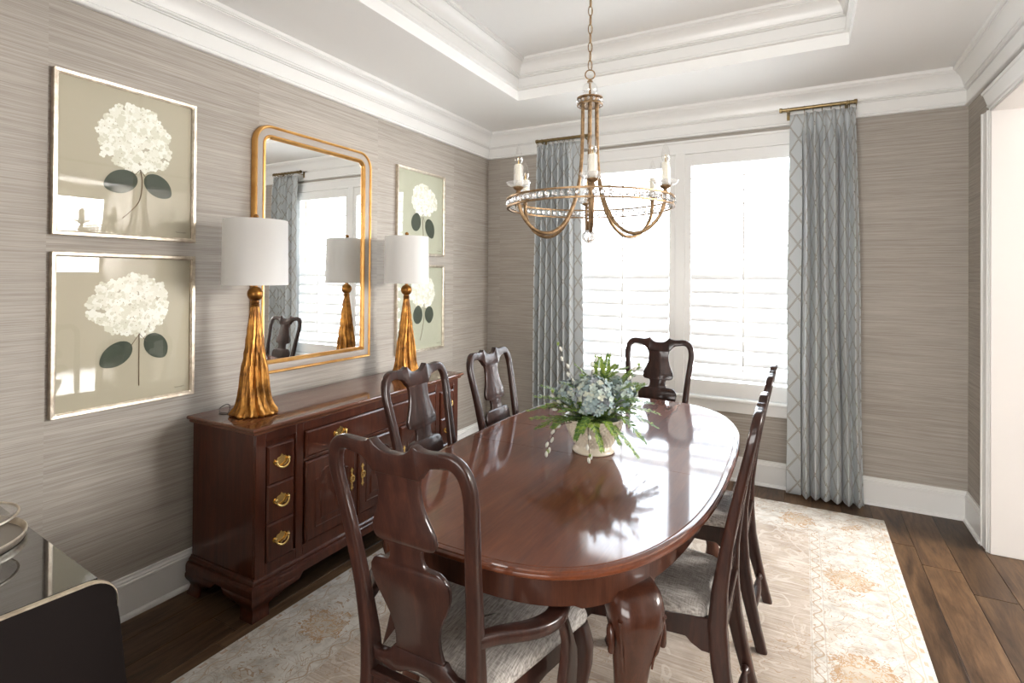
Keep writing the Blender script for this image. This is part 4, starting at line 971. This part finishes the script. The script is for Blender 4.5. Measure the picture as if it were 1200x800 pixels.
def bloom(c,r,n,seed,name='hydrangea_head'):
    rn=random.Random(seed); m=MB(); C=Vector(c)
    m.sphere(c,r*.80,16,10,mi=2)
    for i in range(n):
        ph=math.acos(1-2*(i+.5)/n); th=PI*(1+5**.5)*i; nv=Vector((math.sin(ph)*math.cos(th),math.sin(ph)*math.sin(th),math.cos(ph)))
        if nv.z<-.6: continue
        nv=(nv+Vector((rn.uniform(-.3,.3),rn.uniform(-.3,.3),rn.uniform(-.3,.3)))).normalized()
        p=C+nv*r*rn.uniform(.88,1.06); a=nv.orthogonal().normalized(); b=nv.cross(a); t0=rn.uniform(0,PI); s=rn.uniform(.010,.0145); mi=rn.choice((0,0,0,1,1,1,2,3)); cu=rn.uniform(.1,.7)
        for k in range(4):
            t_=t0+k*PI/2; u=a*math.cos(t_)+b*math.sin(t_); w_=nv.cross(u)
            q=[p,p+u*s*.5+w_*s*.5+nv*s*.15,p+u*s*1.05+w_*s*.35+nv*s*cu,p+u*s*1.2+nv*s*cu*1.2,p+u*s*1.05-w_*s*.35+nv*s*cu,p+u*s*.5-w_*s*.5+nv*s*.15]
            m.add(q,[(0,1,2,3),(0,3,4,5)],mi)
    return obj(name,m,HYD,pl,ang=30)
# image-plane-ish axes around the bowl: right is (.88,.48), toward camera (.33,-.94)
def rel(r_,t_,h): return (.88*r_+.33*t_,.48*r_-.94*t_,h)
bloom(rel(.000,.050,.225),.084,330,1); bloom(rel(.105,-.035,.225),.066,220,2); bloom(rel(-.090,-.02,.215),.066,220,3); bloom(rel(.02,-.08,.22),.060,120,6)
def frond(p0,p1,p2,L,n,seed,mi=0,wd=.034):
    rn=random.Random(seed); m=MB(); path=smooth_path([p0,((Vector(p0)+Vector(p1))/2+Vector((0,0,.004))),p1,((Vector(p1)+Vector(p2))/2+Vector((0,0,.006))),p2],10); m.tube(path,.0011,4,mi=1)
    N_=len(path)
    for i in range(3,N_):
        t_=i/(N_-1); tg=(path[min(i+1,N_-1)]-path[i-1]).normalized(); sd=tg.cross(Vector((0,0,1))).normalized(); up=sd.cross(tg)
        w_=wd*math.sin(PI*(.12+.86*t_))**.8
        for s_ in (1,-1):
            dv=(sd*s_+tg*.55+up*rn.uniform(-.15,.35)).normalized(); b=path[i]; ln=w_*rn.uniform(.85,1.1)
            nrm=dv.cross(up).normalized(); hw=.0033
            c=rn.choice((mi,mi,1-mi))
            m.add([b,b+dv*ln*.35+nrm*hw,b+dv*ln*.75+nrm*hw*.8,b+dv*ln,b+dv*ln*.75-nrm*hw*.8,b+dv*ln*.35-nrm*hw],[(0,1,2,3),(0,3,4,5)],c)
            for q in (.35,.6):
                pp=b+dv*ln*q; dv2=(dv+tg*.9*s_*0+nrm*.9).normalized()
                m.add([pp,pp+dv2*.009+dv*.004,pp+dv*.006],[(0,1,2)],c); dv3=(dv-nrm*.9).normalized(); m.add([pp,pp+dv3*.009+dv*.004,pp+dv*.006],[(0,1,2)],c)
    return obj('fern_frond',m,FERN,pl,ang=180)
# (right, toward camera, height) for mid and tip of every frond
FR=[((-.075,.085,.215),(-.15,.10,.225),.036,1),((-.055,.10,.19),(-.115,.14,.185),.036,0),((.065,.10,.19),(.14,.13,.18),.036,1),((.10,.09,.23),(.155,.11,.22),.030,1),((-.02,.135,.17),(-.04,.165,.12),.024,1),((.06,.02,.30),(.12,.03,.325),.034,0),((-.03,-.03,.29),(-.07,-.03,.325),.028,0),((-.12,.09,.15),(-.215,.12,.155),.040,0),((.10,-.02,.27),(.17,-.04,.315),.036,0),((.045,-.05,.28),(.055,-.06,.36),.036,0),((.12,.05,.21),(.21,.07,.20),.040,1),((-.11,.05,.20),(-.18,.09,.19),.038,0),((-.13,.05,.185),(-.235,.06,.17),.036,0),((-.12,.0,.20),(-.21,.03,.215),.034,0),((-.10,.07,.16),(-.20,.10,.115),.036,0),((-.13,-.06,.21),(-.20,-.08,.235),.03,1),
    ((-.08,.10,.16),(-.14,.14,.13),.036,1),((.0,.13,.145),(.03,.16,.05),.028,0),((.045,.12,.15),(.09,.155,.075),.027,0),((-.04,.125,.15),(-.06,.15,.09),.022,1),
    ((.12,.06,.175),(.225,.08,.115),.044,1),((.13,.03,.185),(.235,.03,.155),.044,0),((.11,.09,.16),(.18,.13,.07),.040,1),((.14,-.03,.22),(.19,-.05,.25),.036,0),
    ((.05,-.06,.27),(.085,-.10,.315),.038,0),((.02,-.07,.28),(.02,-.11,.345),.036,0),((.09,-.06,.25),(.15,-.09,.275),.036,0),((-.06,.03,.245),(-.12,.03,.27),.028,1),((.10,.02,.25),(.16,.02,.265),.036,0),
    ((.075,.11,.13),(.15,.17,.03),.020,0),((-.02,-.09,.24),(-.05,-.13,.27),.03,1)]
for i,(a,b,wd,mi) in enumerate(FR):
    b=(b[0]*1.13,b[1]*1.05,.12+(b[2]-.12)*(1.10 if b[2]>.12 else 1.0))
    frond(rel(a[0]*.25,a[1]*.25,.125),rel(*a),rel(*b),.1,12,i,mi,wd)
def willow(pts,seed,n=5):
    rn=random.Random(seed); m=MB(); P=smooth_path([rel(*p) for p in pts],6); m.tube(P,[.0018*(1-.6*i/len(P)) for i in range(len(P))],5,mi=0)
    for k in range(n):
        i=int(len(P)*(.35+.62*k/n)); p=P[min(i,len(P)-2)]; t_=(P[min(i+1,len(P)-1)]-P[i-1]).normalized(); s_=t_.orthogonal().normalized()*(.006 if k%2 else -.006)
        c=p+s_; 
        rs=[]
        for q in range(7):
            f=q/6; r_=.0066*math.sin(PI*(.08+.84*f))**.7; cc=c+t_*(.022*f); a=t_.orthogonal().normalized(); b=t_.cross(a)
            rs.append([cc+a*r_*math.cos(2*PI*j/8)+b*r_*math.sin(2*PI*j/8) for j in range(8)])
        m.rings(rs,mi=1)
    e=P[-1]; 
    for s_ in (-1,1): m.add([e,e+Vector((.006*s_,.0,.008)),e+Vector((.004*s_,0,.02)),e+Vector((-.002*s_,0,.01))],[(0,1,2,3)],2)
    return obj('pussy_willow_stem',m,[STEM,CATKIN,FERN[0]],pl,ang=60)
willow([(-.03,0,.13),(-.075,0,.24),(-.11,-.02,.33),(-.15,-.02,.425)],1,6)
willow([(-.02,0,.14),(-.015,-.02,.27),(-.005,-.02,.34),(.005,-.02,.375)],2,4)
willow([(.04,0,.14),(.10,0,.25),(.15,0,.31),(.185,0,.345)],3,3)
willow([(-.04,.03,.14),(-.10,.05,.19),(-.14,.06,.22),(-.165,.06,.245)],4,3)
willow([(-.06,.05,.13),(-.13,.11,.13),(-.17,.13,.07),(-.175,.14,.028)],5,6)
willow([(-.02,.10,.13),(-.02,.155,.11),(-.015,.17,.04),(-.012,.175,.024)],6,4)
willow([(-.05,.02,.15),(-.12,.05,.18),(-.19,.05,.185)],7,2)

# ------------------------------------------------------------ cabinet with glass top, foreground left
ca_=thing('low_cabinet','dark cabinet with smoked glass top and rounded metal-edged panel, cropped at lower left','cabinet',(-1.405,.67,0),R(-4.5))
zt=.772
pts=[(-.95,.0125),(.055,.0125),(.048,.20),(.028,.45),(.008,.66),(.000,.715)]
for k in range(1,9): a=R(0+90*k/8); pts.append((-.055+.055*math.cos(a),.717+.055*math.sin(a)))
pts+= [(-.95,.772)]
pm=MB(); pm.prism(pts,.022,lambda u,v,w_:(w_-.022,u,v)); obj('end_panel',pm,DARKPANEL,ca_,bevel=.002)
tr=MB(); rim=[(.001,.70)]+[(-.055+.057*math.cos(R(90*k/8)),.717+.057*math.sin(R(90*k/8))) for k in range(0,9)]+[(-.95,.774)]
rs=[]
for u,v in rim: 
    rs.append([(.0015,u,v-.0035),(.0015,u,v+.0015),(-.010,u,v+.0015),(-.010,u,v-.0035)])
tr.rings(rs); obj('metal_edge',tr,CHAMP,ca_)
obj('glass_top',MB().box(-.92,-.024,-.95,-.030,zt-.012,zt-.002),BLACKGLASS,ca_,bevel=.001)
obj('case',MB().box(-.90,-.026,-.94,-.055,.05,zt-.0125),DARKPANEL,ca_,bevel=.004)
pm=MB(); pm.prism(pts,.022,lambda u,v,w_:(w_-.944,u,v)); obj('end_panel',pm,DARKPANEL,ca_,bevel=.002)
pb=MB().box(-.88,-.05,-.92,-.09,.0005,.05); obj('plinth',pb,DARKPANEL,ca_)
# tray and dish on it
tz=zt+.001
ty=thing('round_tray','round gold-rimmed mirrored tray on the glass cabinet top, left edge','tray',(-1.90,.500,tz-.002))
m=MB(); m.lathe([(.160,.0),(.166,.001),(.170,.008),(.171,.018),(.168,.021),(.165,.018),(.163,.008),(.1615,.005),(.160,.0)],72,caps=False); obj('rim',m,CHAMP,ty,ang=50)
m=MB(); m.lathe([(.161,.001),(.161,.005)],64); obj('tray_base',m,simple('tray_mirror',(.30,.27,.23),.2,.3),ty)
ds=thing('glass_dish','faceted clear glass dish with gold rim standing on the round tray','dish',(-1.868,.517,tz+.0055))
m=MB(); m.lathe([(.05,.0),(.055,.004),(.075,.018),(.100,.040),(.122,.062),(.128,.066),(.124,.069),(.098,.050),(.070,.028),(.04,.012)],60,fn=lambda r,z,a:r*(1+.012*math.cos(30*a))); obj('bowl',m,THINGLASS,ds,ang=30)
m=MB(); m.tube([(.126*math.cos(a),.126*math.sin(a),.067) for a in [2*PI*k/60 for k in range(60)]],.0035,8,loop=True); obj('gilt_rim',m,CHAMP,ds,ang=60)
m=MB(); rr_=random.Random(9)
for k in range(60):
    a=rr_.uniform(0,2*PI); q=rr_.uniform(0,.085); m.sphere((q*math.cos(a),q*math.sin(a),.036+q*.35+rr_.uniform(0,.014)),.0095,8,6,mi=rr_.choice((0,0,1)))
o=obj('glass_beads',m,[CRYSTAL,simple('amber_bead',(.30,.07,.03),.08,coat=1)],ds,ang=20); o['kind']='stuff'
